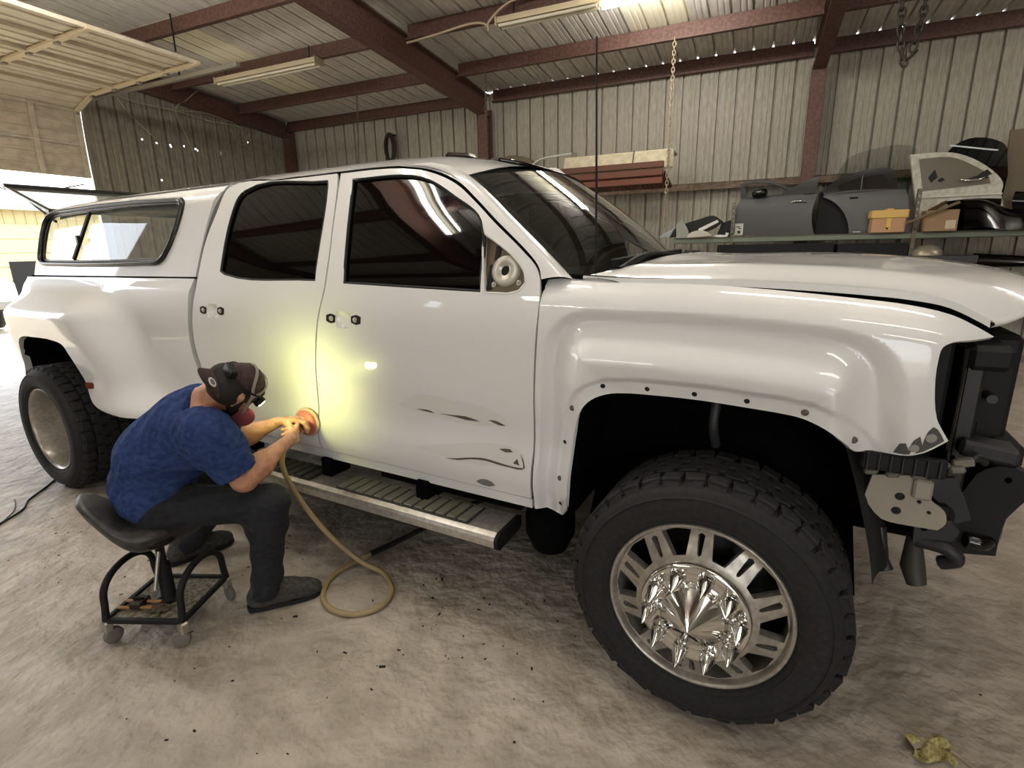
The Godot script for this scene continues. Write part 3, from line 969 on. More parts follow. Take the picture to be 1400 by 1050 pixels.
func truck() -> void:
	var o := tthing("pickup_truck", "lifted white crew cab pickup with camper shell, stripped of its bumper and lights for repair", "truck", Vector3(-2.4, 0, MID))
	flare = poly([-0.925, 0.40, -0.888, 0.70, -0.862, 0.95, -0.85, 1.12, -0.832, 1.233, -0.812, 1.279, -0.773, 1.324, -0.722, 1.350, -0.657, 1.360, -0.394, 1.362, -0.183, 1.354, 0.005, 1.342, 0.091, 1.332, 0.142, 1.319, 0.184, 1.298, 0.219, 1.265, 0.243, 1.222, 0.258, 1.17, 0.268, 1.098, 0.285, 1.03, 0.30, 0.90])
	lip = smooth(poly([-0.764, 0.50, -0.745, 0.70, -0.730, 0.802, -0.707, 0.907, -0.683, 0.987, -0.649, 1.037, -0.611, 1.061, -0.548, 1.077, -0.429, 1.084, -0.275, 1.085, -0.153, 1.079, -0.020, 1.070, 0.034, 1.060, 0.089, 1.036, 0.127, 1.002, 0.160, 0.965, 0.2, 0.90]), 2)
	lip.resize(lip.size() - 3)

	# ---- doors
	var fd := poly([-2.018, 1.929, -1.74, 1.926, -1.60, 1.914, -1.48, 1.890, -1.33, 1.831, -1.22, 1.757, -1.10, 1.664, -0.95, 1.553, -0.885, 1.496, -0.863, 1.45, -0.861, 1.25, -0.871, 1.09, -0.889, 0.853, -0.921, 0.568, -1.641, 0.577, -2.133, 0.581, -2.100, 0.77, -2.056, 0.967, -2.012, 1.15, -1.980, 1.288, -1.955, 1.40, -1.957, 1.517, -1.986, 1.715])
	fd = smooth(fd, 5)
	var fwin := smooth(poly([-1.928, 1.893, -1.583, 1.882, -1.471, 1.854, -1.323, 1.779, -1.164, 1.672, -1.112, 1.407, -1.842, 1.430]), 6)
	var fmir := smooth(poly([-1.150, 1.655, -1.132, 1.622, -1.098, 1.603, -1.033, 1.565, -0.966, 1.517, -0.931, 1.478, -0.921, 1.442, -0.947, 1.411, -1.098, 1.404]), 3)
	var hand_f := smooth(poly([-1.868, 1.235, -1.786, 1.235, -1.782, 1.272, -1.786, 1.309, -1.868, 1.309, -1.872, 1.272]), 2)
	var fdm := both("front_door", panelm(fd, [fwin, fmir, hand_f], door_pt, 0.045, Vector3(0, 0, 1), 0.03), M.paint, o)
	window("window_glass", fwin, fdm)
	var rd := poly([-2.868, 1.930, -2.45, 1.932, -2.044, 1.931, -2.030, 1.895, -1.995, 1.715, -1.966, 1.517, -1.964, 1.40, -1.989, 1.288, -2.021, 1.15, -2.065, 0.967, -2.109, 0.77, -2.143, 0.582, -3.00, 0.59, -3.014, 0.85, -3.012, 0.955, -3.012, 1.083, -2.987, 1.248, -2.955, 1.42, -2.958, 1.64, -2.928, 1.796, -2.897, 1.91])
	rd = smooth(rd, 5)
	var rwin := smooth(poly([-2.735, 1.893, -2.096, 1.898, -2.085, 1.87, -2.028, 1.438, -2.72, 1.462, -2.765, 1.48, -2.79, 1.76, -2.772, 1.86]), 6)
	var hand_r := smooth(poly([-2.845, 1.238, -2.763, 1.238, -2.759, 1.275, -2.763, 1.312, -2.845, 1.312, -2.849, 1.275]), 2)
	var rdm := both("rear_door", panelm(rd, [rwin, hand_r], door_pt, 0.045, Vector3(0, 0, 1), 0.03), M.paint, o)
	window("window_glass", rwin, rdm)
	handle(hand_f, fdm, -1.827, 1.272)
	handle(hand_r, rdm, -2.804, 1.275)
	# the little holes left along the rear door's window sill and the black run channel ends
	# mirror mount: bare metal triangle with a round boss
	sub("mirror_mount", panelm(fmir, [], func(x: float, y: float) -> Vector3: return Vector3(x, y, side_z(y) - 0.03), 0.03, Vector3(0, 0, 1), 0.0), mat(Color(0.42, 0.37, 0.30), 0.6, 0.2), fdm, "bare metal triangle where the mirror was")
	var boss := MB.new()
	lathe(boss, [Vector2(0.062, -0.005), Vector2(0.058, 0.012), Vector2(0.05, 0.018), Vector2(0.022, 0.018), Vector2(0.018, 0.0), Vector2(0.0, 0.0)], Vector3(-1.025, 1.482, side_z(1.482) - 0.03), Vector3(0, 0.3, 1), 24)
	sub("mirror_boss", boss.mesh(), mat(Color(0.75, 0.73, 0.68), 0.3, 0.3), fdm)
	sub("bolt_hole", lathem([Vector2(0.020, 0.004), Vector2(0.0, 0.005)], Vector3(-1.025, 1.482, side_z(1.482) - 0.028), Vector3(0, 0.3, 1), 16), M.black, fdm)
	for q in [[-1.09, 1.46, 0.012, 0.05], [-1.075, 1.55, 0.012, 0.03]]:
		sub("mount_slot", boxm(Vector3(q[0], q[1], side_z(q[1]) - 0.028), Vector3(q[2] * 2, q[3] * 2, 0.006), 0.003, Basis(Vector3.RIGHT, -0.38)), mat(Color(0.10, 0.10, 0.09), 0.8), fdm)
	for q in [[-0.962, 1.438], [-1.01, 1.522], [-1.07, 1.43]]:
		sub("bolt_hole", lathem([Vector2(0.011, 0.006), Vector2(0.004, 0.008), Vector2(0.0, 0.002)], Vector3(q[0], q[1], side_z(q[1]) - 0.03), Vector3(0, 0.3, 1), 10), M.galv, fdm)
	sub("mirror_edge", tubem(line_on(door_pt, fmir, -0.004), 0.006, 6, true), M.sanded, fdm)
	# sanding marks on the front door
	sub("sanded_patch", panelm(smooth(poly([-1.56, 0.90, -1.45, 0.965, -1.25, 0.96, -1.02, 0.925, -0.99, 0.885, -1.15, 0.862, -1.40, 0.872]), 3), [], func(x: float, y: float) -> Vector3: return Vector3(x, y, side_z(y) + 0.0005), 0.05, Vector3(0, 0, 1), 0.0), M.sanded, fdm)
	sub("sanded_patch", panelm(smooth(poly([-1.50, 0.71, -1.30, 0.755, -1.0, 0.795, -0.935, 0.77, -0.928, 0.70, -1.02, 0.70, -1.20, 0.685]), 3), [], func(x: float, y: float) -> Vector3: return Vector3(x, y, side_z(y) + 0.0005), 0.05, Vector3(0, 0, 1), 0.0), M.sanded, fdm)
	var gm := mat(Color(0.33, 0.31, 0.28), 0.7)
	for s in [
		[-1.46, 0.895, -1.42, 0.899, -1.38, 0.897, -1.36, 0.888, -1.41, 0.890],
		[-1.34, 0.890, -1.26, 0.894, -1.20, 0.897, -1.13, 0.884, -1.20, 0.880, -1.25, 0.886],
		[-1.09, 0.897, -1.05, 0.898, -1.01, 0.882, -1.04, 0.880],
		[-1.33, 0.686, -1.26, 0.688, -1.20, 0.703, -1.12, 0.712, -1.06, 0.706, -0.99, 0.703, -0.945, 0.704, -0.936, 0.712, -0.99, 0.710, -1.06, 0.717, -1.13, 0.722, -1.21, 0.709, -1.27, 0.695],
		[-0.945, 0.704, -0.930, 0.715, -0.936, 0.745, -0.952, 0.770, -0.942, 0.742, -0.938, 0.718],
		[-1.05, 0.775, -1.0, 0.782, -0.985, 0.772, -1.02, 0.765], [-0.985, 0.725, -0.965, 0.748, -0.955, 0.72]]:
		sub("sanded_edge", panelm(smooth(poly(s), 2), [], door_on, 0.05, Vector3(0, 0, 1), 0.0), gm, fdm)
	sub("chipped_spot", panelm(smooth(poly([-1.182, 0.597, -1.15, 0.617, -1.102, 0.616, -1.085, 0.598, -1.12, 0.584, -1.16, 0.586]), 3), [], door_on, 0.05, Vector3(0, 0, 1), 0.0), M.primer, fdm)

	# ---- fender
	var fo := poly([-0.852, 1.452, -0.80, 1.456, -0.60, 1.446, -0.28, 1.440, -0.04, 1.423, 0.135, 1.406, 0.235, 1.393, 0.33, 1.369, 0.39, 1.338, 0.428, 1.314, 0.375, 1.309, 0.335, 1.305, 0.312, 1.292, 0.306, 1.262, 0.309, 1.18, 0.326, 1.098, 0.341, 1.070, 0.361, 1.037, 0.313, 0.997, 0.261, 0.979, 0.195, 0.972, 0.155, 0.972, 0.127, 1.002, 0.089, 1.036, 0.034, 1.060, -0.020, 1.070, -0.153, 1.079, -0.275, 1.085, -0.429, 1.084, -0.548, 1.077, -0.611, 1.061, -0.649, 1.037, -0.683, 0.987, -0.707, 0.907, -0.730, 0.802, -0.764, 0.565, -0.797, 0.512, -0.913, 0.520, -0.881, 0.853, -0.863, 1.09, -0.853, 1.25])
	var fe := both("front_fender", panelm(smooth(fo, 3), [], fender_pt, 0.010, Vector3(0, 0, 1), 0.012), M.paint, o)
	for q in [[-0.598, 1.098], [-0.445, 1.104], [-0.294, 1.104], [-0.140, 1.100], [-0.763, 0.848], [-0.798, 0.567]]:
		var p := fender_pt(q[0], q[1])
		sub("bolt_hole", panelm(circle(Vector2(q[0], q[1]), 0.0085, 12), [], func(x: float, y: float) -> Vector3: return fender_pt(x, y) + Vector3(0, 0.001, 0.0022), 0.03, Vector3(0, 0, 1), 0.0), M.black, fe)
	for q in [[-0.712, 1.004], [-0.788, 0.691], [0.017, 1.086], [0.147, 1.010]]:
		var p := fender_pt(q[0], q[1])
		sub("clip", lathem([Vector2(0.011, 0.0), Vector2(0.010, 0.004), Vector2(0.0, 0.006)], p, Vector3(0, 0, 1), 12), mat(Color(0.36, 0.31, 0.26), 0.5), fe)
	sub("scraped_primer", panelm(smooth(poly([0.245, 0.983, 0.255, 1.015, 0.268, 1.02, 0.277, 1.0, 0.283, 1.03, 0.297, 1.045, 0.305, 1.02, 0.312, 1.06, 0.322, 1.075, 0.333, 1.068, 0.352, 1.036, 0.31, 1.0, 0.27, 0.985]), 2), [], func(x: float, y: float) -> Vector3: return fender_pt(x, y) + Vector3(0, 0, 0.0012), 0.03, Vector3(0, 0, 1), 0.0), mat(Color(0.30, 0.29, 0.28), 0.7), fe)
	for q in [[0.288, 1.008, 0.012], [0.322, 1.042, 0.013]]:
		sub("scuff_spot", panelm(circle(Vector2(q[0], q[1]), q[2], 14), [], func(x: float, y: float) -> Vector3: return fender_pt(x, y) + Vector3(0, 0, 0.002), 0.03, Vector3(0, 0, 1), 0.0), mat(Color(0.55, 0.54, 0.52), 0.6), fe)

	# ---- bed side with its wide rear fender, front wall gap seal, tailgate
	var bo := poly([-5.22, 1.437, -4.4, 1.439, -3.02, 1.440, -3.03, 1.25, -3.056, 1.08, -3.058, 0.86, -3.04, 0.64, -3.35, 0.615, -3.58, 0.612, -3.80, 0.622, -3.92, 0.655, -3.99, 0.715, -4.045, 0.822, -4.10, 0.952, -4.14, 1.024, -4.23, 1.048, -4.57, 1.056, -4.72, 1.05, -4.80, 1.02, -4.85, 0.952, -4.91, 0.80, -4.97, 0.68, -5.04, 0.63, -5.20, 0.63])
	var bm := both("bed_side", panelm(smooth(bo, 3), [], bed_pt, 0.03, Vector3(0, 0, 1), 0.04), M.paint, o)
	var mk := MB.new()
	box(mk, bed_pt(-3.955, 0.775) + Vector3(0, 0, 0.004), Vector3(0.075, 0.042, 0.014), 0.006, Basis(Vector3.UP, 0.35))
	sub("marker_lamp", mk.mesh(), mat(Color(0.42, 0.16, 0.10), 0.25), bm, "amber side marker")
	part("tailgate", boxm(Vector3(-5.24, 1.08, MID), Vector3(0.05, 0.72, 1.78), 0.02), M.paint, o)
	both("bed_seal", tubem(path([Vector3(-3.028, 0.62, -1.80), Vector3(-3.040, 0.86, -1.765), Vector3(-3.038, 1.08, -1.745), Vector3(-3.012, 1.25, -1.74), Vector3(-2.984, 1.42, -1.775), Vector3(-2.982, 1.62, -1.845), Vector3(-2.955, 1.79, -1.91), Vector3(-2.918, 1.90, -1.965), Vector3(-2.905, 1.945, -2.01)], 5), 0.019, 8), M.seal, o)
	part("bed_floor", boxm(Vector3(-4.12, 0.98, MID), Vector3(2.15, 0.04, 1.5), 0.0), M.under, o)

	# ---- camper shell
	var cw := smooth(poly([-4.990, 1.60, -4.965, 1.552, -4.91, 1.534, -4.80, 1.530, -3.50, 1.529, -3.40, 1.533, -3.345, 1.565, -3.24, 1.80, -3.234, 1.85, -3.265, 1.878, -3.34, 1.886, -4.72, 1.890, -4.88, 1.880, -4.955, 1.855, -4.990, 1.81]), 3)
	var co := smooth(poly([-5.085, 1.452, -4.4, 1.450, -3.01, 1.450, -2.995, 1.62, -2.965, 1.79, -2.93, 1.93, -2.93, 1.960, -4.40, 1.955, -4.92, 1.928, -5.06, 1.895, -5.12, 1.81, -5.13, 1.70, -5.12, 1.55]), 3)
	var cn := both("camper_shell", panelm(co, [cw], canopy_pt, 0.05, Vector3(0, 0, 1), 0.03), M.paint, o)
	var rb := MB.new()
	surf(rb, func(u: float, w: float) -> Vector3:
		var x := -2.93 - u * 2.17
		var s := w * 2.0 - 1.0
		var e := canopy_pt(x, 1.945)
		var drop := 0.052 * pow(maxf(0.0, (-4.2 - x) / 0.9), 2.0) + 0.05 * pow(clampf((-5.0 - x) / 0.1, 0.0, 1.0), 2.0)
		return Vector3(x, 1.955 - drop + 0.075 * (1.0 - pow(absf(s), 3.0)), MID + s * (e.z - MID + 0.0)), 30, 30, func(p: Vector3) -> Vector3: return Vector3.UP)
	sub("shell_roof", rb.mesh(), M.paint, cn)
	var fr := MB.new()
	tube(fr, line_on(canopy_pt, cw, 0.004), 0.017, 8, true)
	var cw2 := PackedVector2Array()
	for p in cw: cw2.append(Vector2(lerpf(p.x, -4.1, 0.025), lerpf(p.y, 1.71, 0.10)))
	tube(fr, line_on(canopy_pt, cw2, -0.012), 0.009, 8, true)
	panel(fr, cw, [cw2], func(x: float, y: float) -> Vector3: return canopy_pt(x, y) + Vector3(0, 0, -0.01), 0.08, Vector3(0, 0, 1), 0.0)
	var fm := fr.mesh()
	sub("window_frame", fm, M.winframe, cn)
	sub("window_frame", mirror(fm), M.winframe, cn)
	var gl := panelm(cw, [], func(x: float, y: float) -> Vector3: return canopy_pt(x, y) + Vector3(0, 0, -0.02), 0.12, Vector3(0, 0, 1), 0.0)
	sub("window_pane", gl, M.glass, cn)
	sub("window_pane", mirror(gl), M.glass, cn)
	var dv := MB.new()
	beam(dv, canopy_pt(-4.485, 1.555) + Vector3(0, 0, -0.01), canopy_pt(-4.365, 1.87) + Vector3(0, 0, -0.01), 0.024, 0.02, 0.003, Vector3(0, 0, 1))
	box(dv, canopy_pt(-4.43, 1.69) + Vector3(0, 0, 0.008), Vector3(0.03, 0.05, 0.02), 0.004)
	sub("window_divider", dv.mesh(), M.winframe, cn)
	# raised rear glass of the shell: a dark frame round a clear pane, and its struts
	var h0 := Vector3(-5.09, 1.915, MID)
	var h1 := Vector3(-5.76, 2.135, MID)
	var ht := MB.new()
	beam(ht, h1 + Vector3(0, 0, -0.76), h1 + Vector3(0, 0, 0.76), 0.06, 0.05, 0.008)
	beam(ht, h0 + Vector3(0, 0, -0.76), h0 + Vector3(0, 0, 0.76), 0.05, 0.03, 0.008)
	for sd in [-0.745, 0.745]: beam(ht, h0 + Vector3(0, 0, sd), h1 + Vector3(0, 0, sd), 0.03, 0.026, 0.006)
	var hatch := part("rear_hatch", ht.mesh(), mat(Color(0.10, 0.095, 0.085), 0.25), o, "raised rear hatch with a dark frame")
	var hpane := MB.new()
	var lift := Vector3(0, 0.004, 0)
	for k in [1.0, -1.0]: hpane.quad(h0 + Vector3(0, 0, -0.74) + lift * k, h1 + Vector3(0, 0, -0.74) + lift * k, h1 + Vector3(0, 0, 0.74) + lift * k, h0 + Vector3(0, 0, 0.74) + lift * k, Vector3(0, k, 0))
	sub("hatch_glass", hpane.mesh(), M.glass, hatch)
	for sd in [-1, 1]: part("hatch_strut", tubem([Vector3(-5.12, 1.84, MID + sd * 0.71), Vector3(-5.60, 2.06, MID + sd * 0.71)], 0.010, 8), M.steel_dark, o)
	part("shell_rail", boxm(Vector3(-4.05, 1.4445, MID), Vector3(2.1, 0.012, 1.88), 0.0), M.under, o)

	# ---- cab roof
	var roof_edge := [[-2.95, 1.928], [-2.5, 1.935], [-2.0, 1.936], [-1.73, 1.932], [-1.60, 1.924], [-1.47, 1.903], [-1.36, 1.866], [-1.24, 1.79]]
	var roof := MB.new()
	surf(roof, func(u: float, w: float) -> Vector3:
		var s := w * 2.0 - 1.0
		var xf := -1.335 + 0.11 * (1.0 - s * s)
		var x := lerpf(-2.90, xf, u)
		var e := lerp_table(roof_edge, x)
		var hw := -side_z(e) + MID
		var crown := 0.115 * (1.0 - pow(absf(s), 2.6)) * (1.0 - 0.35 * smoothstep(0.75, 1.0, u) )
		var mid_e := lerpf(e, 1.936 - 0.066 * pow(maxf(0.0, (x + 2.1)) / 0.875, 2.0), 1.0 - pow(absf(s), 4.0))
		return Vector3(x, mid_e + crown + 0.004, MID - s * hw * 0.995), 36, 40, func(p: Vector3) -> Vector3: return Vector3.UP)
	var rm := part("cab_roof", roof.mesh(), M.paint, o)
	for q in [[-1.60, -2.36], [-1.56, -2.72], [-1.60, -3.06]]:
		var s: float = (q[1] - MID) / 0.75
		var y := 1.936 + 0.115 * (1.0 - pow(absf(s), 2.6)) * 0.9 - 0.028
		var lm := MB.new()
		box(lm, Vector3(q[0], y + 0.012, q[1]), Vector3(0.15, 0.046, 0.085), 0.014, Basis(Vector3(0, 0, 1), -0.14))
		sub("roof_marker_lamp", lm.mesh(), mat(Color(0.10, 0.045, 0.03), 0.15), rm, "dark amber clearance lamp")
	var la := MB.new()
	tube(la, path([Vector3(-1.52, 2.015, -2.60), Vector3(-1.42, 1.995, -2.72), Vector3(-1.33, 1.962, -2.95), Vector3(-1.35, 1.945, -3.15)], 6), 0.022, 8)
	var fn := MB.new()
	plate(fn, poly([-1.47, 1.95, -1.40, 1.945, -1.30, 1.93, -1.43, 2.035, -1.47, 2.04]), [], Vector3(0, 0, -3.12), Basis(), 0.05)
	sub("roof_fin", fn.mesh(), M.paint, rm)
	sub("wind_deflector", la.mesh(), M.blackgloss, rm)

	# ---- A pillars: from the door gap to the edge of the windscreen
	var ga := path([Vector3(-1.66, 1.932, -1.957), Vector3(-1.474, 1.900, -1.948), Vector3(-1.324, 1.841, -1.922), Vector3(-1.214, 1.766, -1.885), Vector3(-1.094, 1.673, -1.842), Vector3(-0.943, 1.562, -1.790), Vector3(-0.877, 1.502, -1.764), Vector3(-0.856, 1.456, -1.745)], 6)
	var wa := path([Vector3(-1.52, 1.940, -2.01), Vector3(-1.42, 1.916, -2.00), Vector3(-1.315, 1.872, -1.985), Vector3(-1.20, 1.795, -1.955), Vector3(-1.07, 1.695, -1.918), Vector3(-0.90, 1.565, -1.862), Vector3(-0.80, 1.487, -1.822), Vector3(-0.757, 1.455, -1.80)], 6)
	var pa := MB.new()
	surf(pa, func(u: float, w: float) -> Vector3:
		var t: float = u * (ga.size() - 1)
		var i := mini(int(t), ga.size() - 2)
		var a: Vector3 = ga[i].lerp(ga[i + 1], t - i)
		var b: Vector3 = wa[i].lerp(wa[i + 1], t - i)
		return a.lerp(b, w) + Vector3(0.55, 0.45, 0.7).normalized() * 0.020 * sin(w * PI) * smoothstep(0.12, 0.40, u), 40, 8, func(p: Vector3) -> Vector3: return Vector3(0.3, 0.4, 1))
	both("windscreen_pillar", pa.mesh(), M.paint, o)
	# ---- windscreen
	var wsf := func(u: float, w: float) -> Vector3:
		var s := w * 2.0 - 1.0
		var lo := Vector3(-0.60 - 0.165 * s * s, 1.452, MID - s * (MID + 1.795) )
		var hi := Vector3(-1.225 - 0.105 * s * s, 1.945 - 0.072 * s * s, MID - s * (MID + 1.982))
		return lo.lerp(hi, u) + Vector3(0.6, 0.75, 0) * 0.030 * sin(PI * u) * (1.0 - s * s * 0.6)
	var wm := MB.new()
	surf(wm, wsf, 16, 28, func(p: Vector3) -> Vector3: return Vector3(0.6, 0.7, 0))
	var ws := part("windscreen", wm.mesh(), M.shield, o)
	# black band round the glass
	var bb := MB.new()
	surf(bb, func(u: float, w: float) -> Vector3: return wsf.call(u * 0.10, w) + Vector3(-0.004, -0.004, 0), 3, 28, func(p: Vector3) -> Vector3: return Vector3(0.6, 0.7, 0))
	for s in [0.0, 0.97]: surf(bb, func(u: float, w: float) -> Vector3: return wsf.call(u, s + w * 0.03) + Vector3(-0.004, -0.004, 0), 16, 2, func(p: Vector3) -> Vector3: return Vector3(0.6, 0.7, 0))
	sub("glass_band", bb.mesh(), M.black, ws)
	# cowl and wipers
	var cb := MB.new()
	surf(cb, func(u: float, w: float) -> Vector3:
		var s := w * 2.0 - 1.0
		var a: Vector3 = wsf.call(0.0, w)
		return a + Vector3(0.20 * u, -0.012 * u + 0.012 * sin(PI * u), 0), 4, 28, func(p: Vector3) -> Vector3: return Vector3.UP)
	part("cowl", cb.mesh(), M.black, o)
	var wp := MB.new()
	for q in [[0.93, 0.46, 0.10], [0.40, 0.10, 0.10]]:
		var a: Vector3 = wsf.call(0.0, q[0]) + Vector3(0.10, 0.03, 0)
		var b: Vector3 = wsf.call(0.07, q[1]) + Vector3(0.03, 0.03, 0)
		tube(wp, path([a, a.lerp(b, 0.3) + Vector3(0.02, 0.035, 0), b], 6), 0.013, 6)
		beam(wp, a + Vector3(-0.05, 0.02, -0.06), b + Vector3(-0.02, 0.01, -0.16), 0.02, 0.035, 0.004)
	part("wiper", wp.mesh(), M.black, o)

	# ---- bonnet: s runs from 0 in the middle to 1 at its edge
	var hood_pt := func(u: float, s: float) -> Vector3:
		var q := absf(s)
		var xr := -0.72 + 0.22 * (1.0 - q * q)
		var xf := 0.425 + 0.30 * (1.0 - pow(q, 3.0))
		var x := lerpf(xr, xf, u)
		# the edge's height at the same share of the length
		var e := lerp_table(EDGE, lerpf(-0.72, 0.425, u)) + 0.006 + 0.021 * smoothstep(0.1, 1.0, u)
		var up := 0.044 * smoothstep(1.0, 0.84, q) + 0.022 * smoothstep(0.86, 0.15, q)
		up *= 1.0 - 0.35 * smoothstep(0.55, 1.0, u)
		up *= smoothstep(-0.68, -0.54, x) * 0.7 + 0.3
		var ex := lerpf(-0.72, 0.425, u)
		var hw := -(MID + 1.806 + 0.42 * pow(maxf(0.0, ex - 0.05), 2.0))
		return Vector3(x, e + up, MID + s * hw)
	var hb := MB.new()
	surf(hb, func(u: float, w: float) -> Vector3: return hood_pt.call(u, w * 2.0 - 1.0), 48, 64, func(p: Vector3) -> Vector3: return Vector3.UP)
	# front lip turned down and back
	surf(hb, func(u: float, w: float) -> Vector3:
		var p: Vector3 = hood_pt.call(1.0, w * 2.0 - 1.0)
		return p + Vector3(0.02 * sin(u * PI) - 0.05 * u * u, -0.035 * u, 0), 5, 64, func(p: Vector3) -> Vector3: return Vector3(1, 0, 0))
	for s in [-1.0, 1.0]:
		surf(hb, func(u: float, w: float) -> Vector3: return hood_pt.call(u, s) + Vector3(0, -0.02 * w, -s * -0.004 * w), 48, 1, func(p: Vector3) -> Vector3: return Vector3(0, 0, s * 1.0))
	part("bonnet", hb.mesh(), M.paint, o)

	part("antenna", tubem([Vector3(-0.707, 1.44, -1.90), Vector3(-0.713, 1.85, -1.90), Vector3(-0.720, 2.248, -1.90)], [0.005, 0.004, 0.003], 6), M.black, o)
	# ---- dark body inside the gaps, floor and frame
	var ib := MB.new()
	box(ib, Vector3(-1.95, 1.02, MID), Vector3(2.06, 0.80, 1.86), 0.02)
	box(ib, Vector3(-0.55, 1.20, MID), Vector3(0.9, 0.36, 1.30), 0.02)
	box(ib, Vector3(-0.10, 1.08, MID), Vector3(0.9, 0.50, 1.10), 0.02)
	box(ib, Vector3(-0.78, 1.36, MID), Vector3(0.30, 0.16, 1.74), 0.02)
	part("inner_body", ib.mesh(), M.under, o)
	var gp := MB.new()
	for f in [[fd, 0.0], [rd, 0.0]]:
		tube(gp, line_on(door_pt, f[0], -0.022), 0.010, 6, true)
	var edge_line := []
	for i in 40:
		var x := -0.80 + i * (1.235 / 39.0)
		edge_line.append(Vector3(x, lerp_table(EDGE, x) - 0.004, -1.822 - 0.42 * pow(maxf(0, x - 0.05), 2)))
	tube(gp, edge_line, 0.015, 6)
	var gpm := gp.mesh()
	both("gap_seal", gpm, M.under, o)
	var se := MB.new()
	for z in [-0.42, 0.42]:
		box(se, Vector3(-1.35, 1.30, MID + z), Vector3(0.5, 0.5, 0.5), 0.08)
		box(se, Vector3(-1.62, 1.62, MID + z), Vector3(0.16, 0.55, 0.46), 0.07)
		box(se, Vector3(-2.62, 1.60, MID + z), Vector3(0.16, 0.45, 0.6), 0.07)
	part("cab_seats", se.mesh(), mat(Color(0.03, 0.03, 0.03), 0.9), o)
	both("rocker_panel", panelm(smooth(poly([-3.0, 0.522, -2.2, 0.520, -0.93, 0.512, -0.925, 0.558, -1.64, 0.568, -3.0, 0.578]), 2), [], func(x: float, y: float) -> Vector3: return Vector3(x, y, side_z(y) - 0.010), 0.06, Vector3(0, 0, 1), 0.05), M.paint, o)
	var ch := MB.new()
	for s in [-1, 1]:
		box(ch, Vector3(-2.3, 0.60, MID + s * 0.45), Vector3(5.6, 0.18, 0.09), 0.01)
	for x in [-4.9, -3.6, -2.6, -1.4, -0.6, 0.3]: box(ch, Vector3(x, 0.60, MID), Vector3(0.10, 0.12, 0.9), 0.01)
	box(ch, Vector3(-2.0, 0.62, MID), Vector3(2.4, 0.20, 1.70), 0.03)
	lathe(ch, [Vector2(0, -0.72), Vector2(0.06, -0.72), Vector2(0.06, -0.2), Vector2(0.15, -0.08), Vector2(0.15, 0.08), Vector2(0.06, 0.2), Vector2(0.06, 0.72), Vector2(0, 0.72)], Vector3(-4.45, 0.445, MID), Vector3(0, 0, 1), 16)
	lathe(ch, [Vector2(0, -0.78), Vector2(0.055, -0.78), Vector2(0.055, 0.0), Vector2(0.14, 0.18), Vector2(0.14, 0.32), Vector2(0.055, 0.45), Vector2(0.055, 0.78), Vector2(0, 0.78)], Vector3(-0.222, 0.445, MID), Vector3(0, 0, 1), 16)
	box(ch, Vector3(-0.10, 0.78, MID), Vector3(0.7, 0.35, 0.7), 0.05)
	part("chassis", ch.mesh(), M.under, o)
	# brackets under the cab carrying the step
	for x in [-2.13, -1.50, -2.85]:
		both("step_bracket", boxm(Vector3(x, 0.475, -1.84), Vector3(0.07, 0.10, 0.14), 0.006), M.under, o)
	both("sill_box", boxm(Vector3(-1.40, 0.492, -1.865), Vector3(0.80, 0.05, 0.08), 0.006), M.under, o)
	both("body_mount", lathem([Vector2(0, 0.10), Vector2(0.08, 0.10), Vector2(0.11, 0.03), Vector2(0.11, -0.05), Vector2(0.075, -0.13), Vector2(0, -0.15)], Vector3(-0.91, 0.40, -1.93), Vector3(0, 1, 0), 20), M.under, o)
	wheel_arches(o)
	step_bar(o)
	front_end(o)
	wheels(o)

func handle(hole: PackedVector2Array, door: Node3D, x: float, y: float) -> void:
	sub("handle_recess", panelm(hole, [], func(a: float, b: float) -> Vector3: return Vector3(a, b, side_z(b) - 0.002 - 0.022 * maxf(0.0, 1.0 - pow(Vector2((a - x) / 0.048, (b - y) / 0.042).length(), 2.0))), 0.012, Vector3(0, 0, 1), 0.0), M.paint, door)
	for s in [-1, 1]:
		var c := Vector2(x + s * 0.078, y + 0.002)
		sub("handle_hole", panelm(smooth(poly([c.x - 0.03, c.y - 0.012, c.x, c.y - 0.022, c.x + 0.028, c.y - 0.016, c.x + 0.03, c.y + 0.014, c.x, c.y + 0.022, c.x - 0.03, c.y + 0.014]), 2), [], door_on, 0.05, Vector3(0, 0, 1), 0.0), M.black, door)
		sub("handle_bolt", lathem([Vector2(0.012, 0.0), Vector2(0.011, 0.004), Vector2(0.0, 0.006)], Vector3(c.x - s * 0.004, c.y, side_z(y) + 0.001), Vector3(0, 0, 1), 10), M.galv, door)

func window(called: String, hole: PackedVector2Array, door: Node3D) -> void:
	var g := panelm(hole, [], door_in, 0.06, Vector3(0, 0, 1), 0.0)
	sub(called, g, M.tint, door, "dark tinted side glass")
	sub(called, mirror(g), M.tint, door)
	sub("window_seal", tubem(line_on(door_pt, hole, -0.007), 0.008, 6, true), M.black, door)

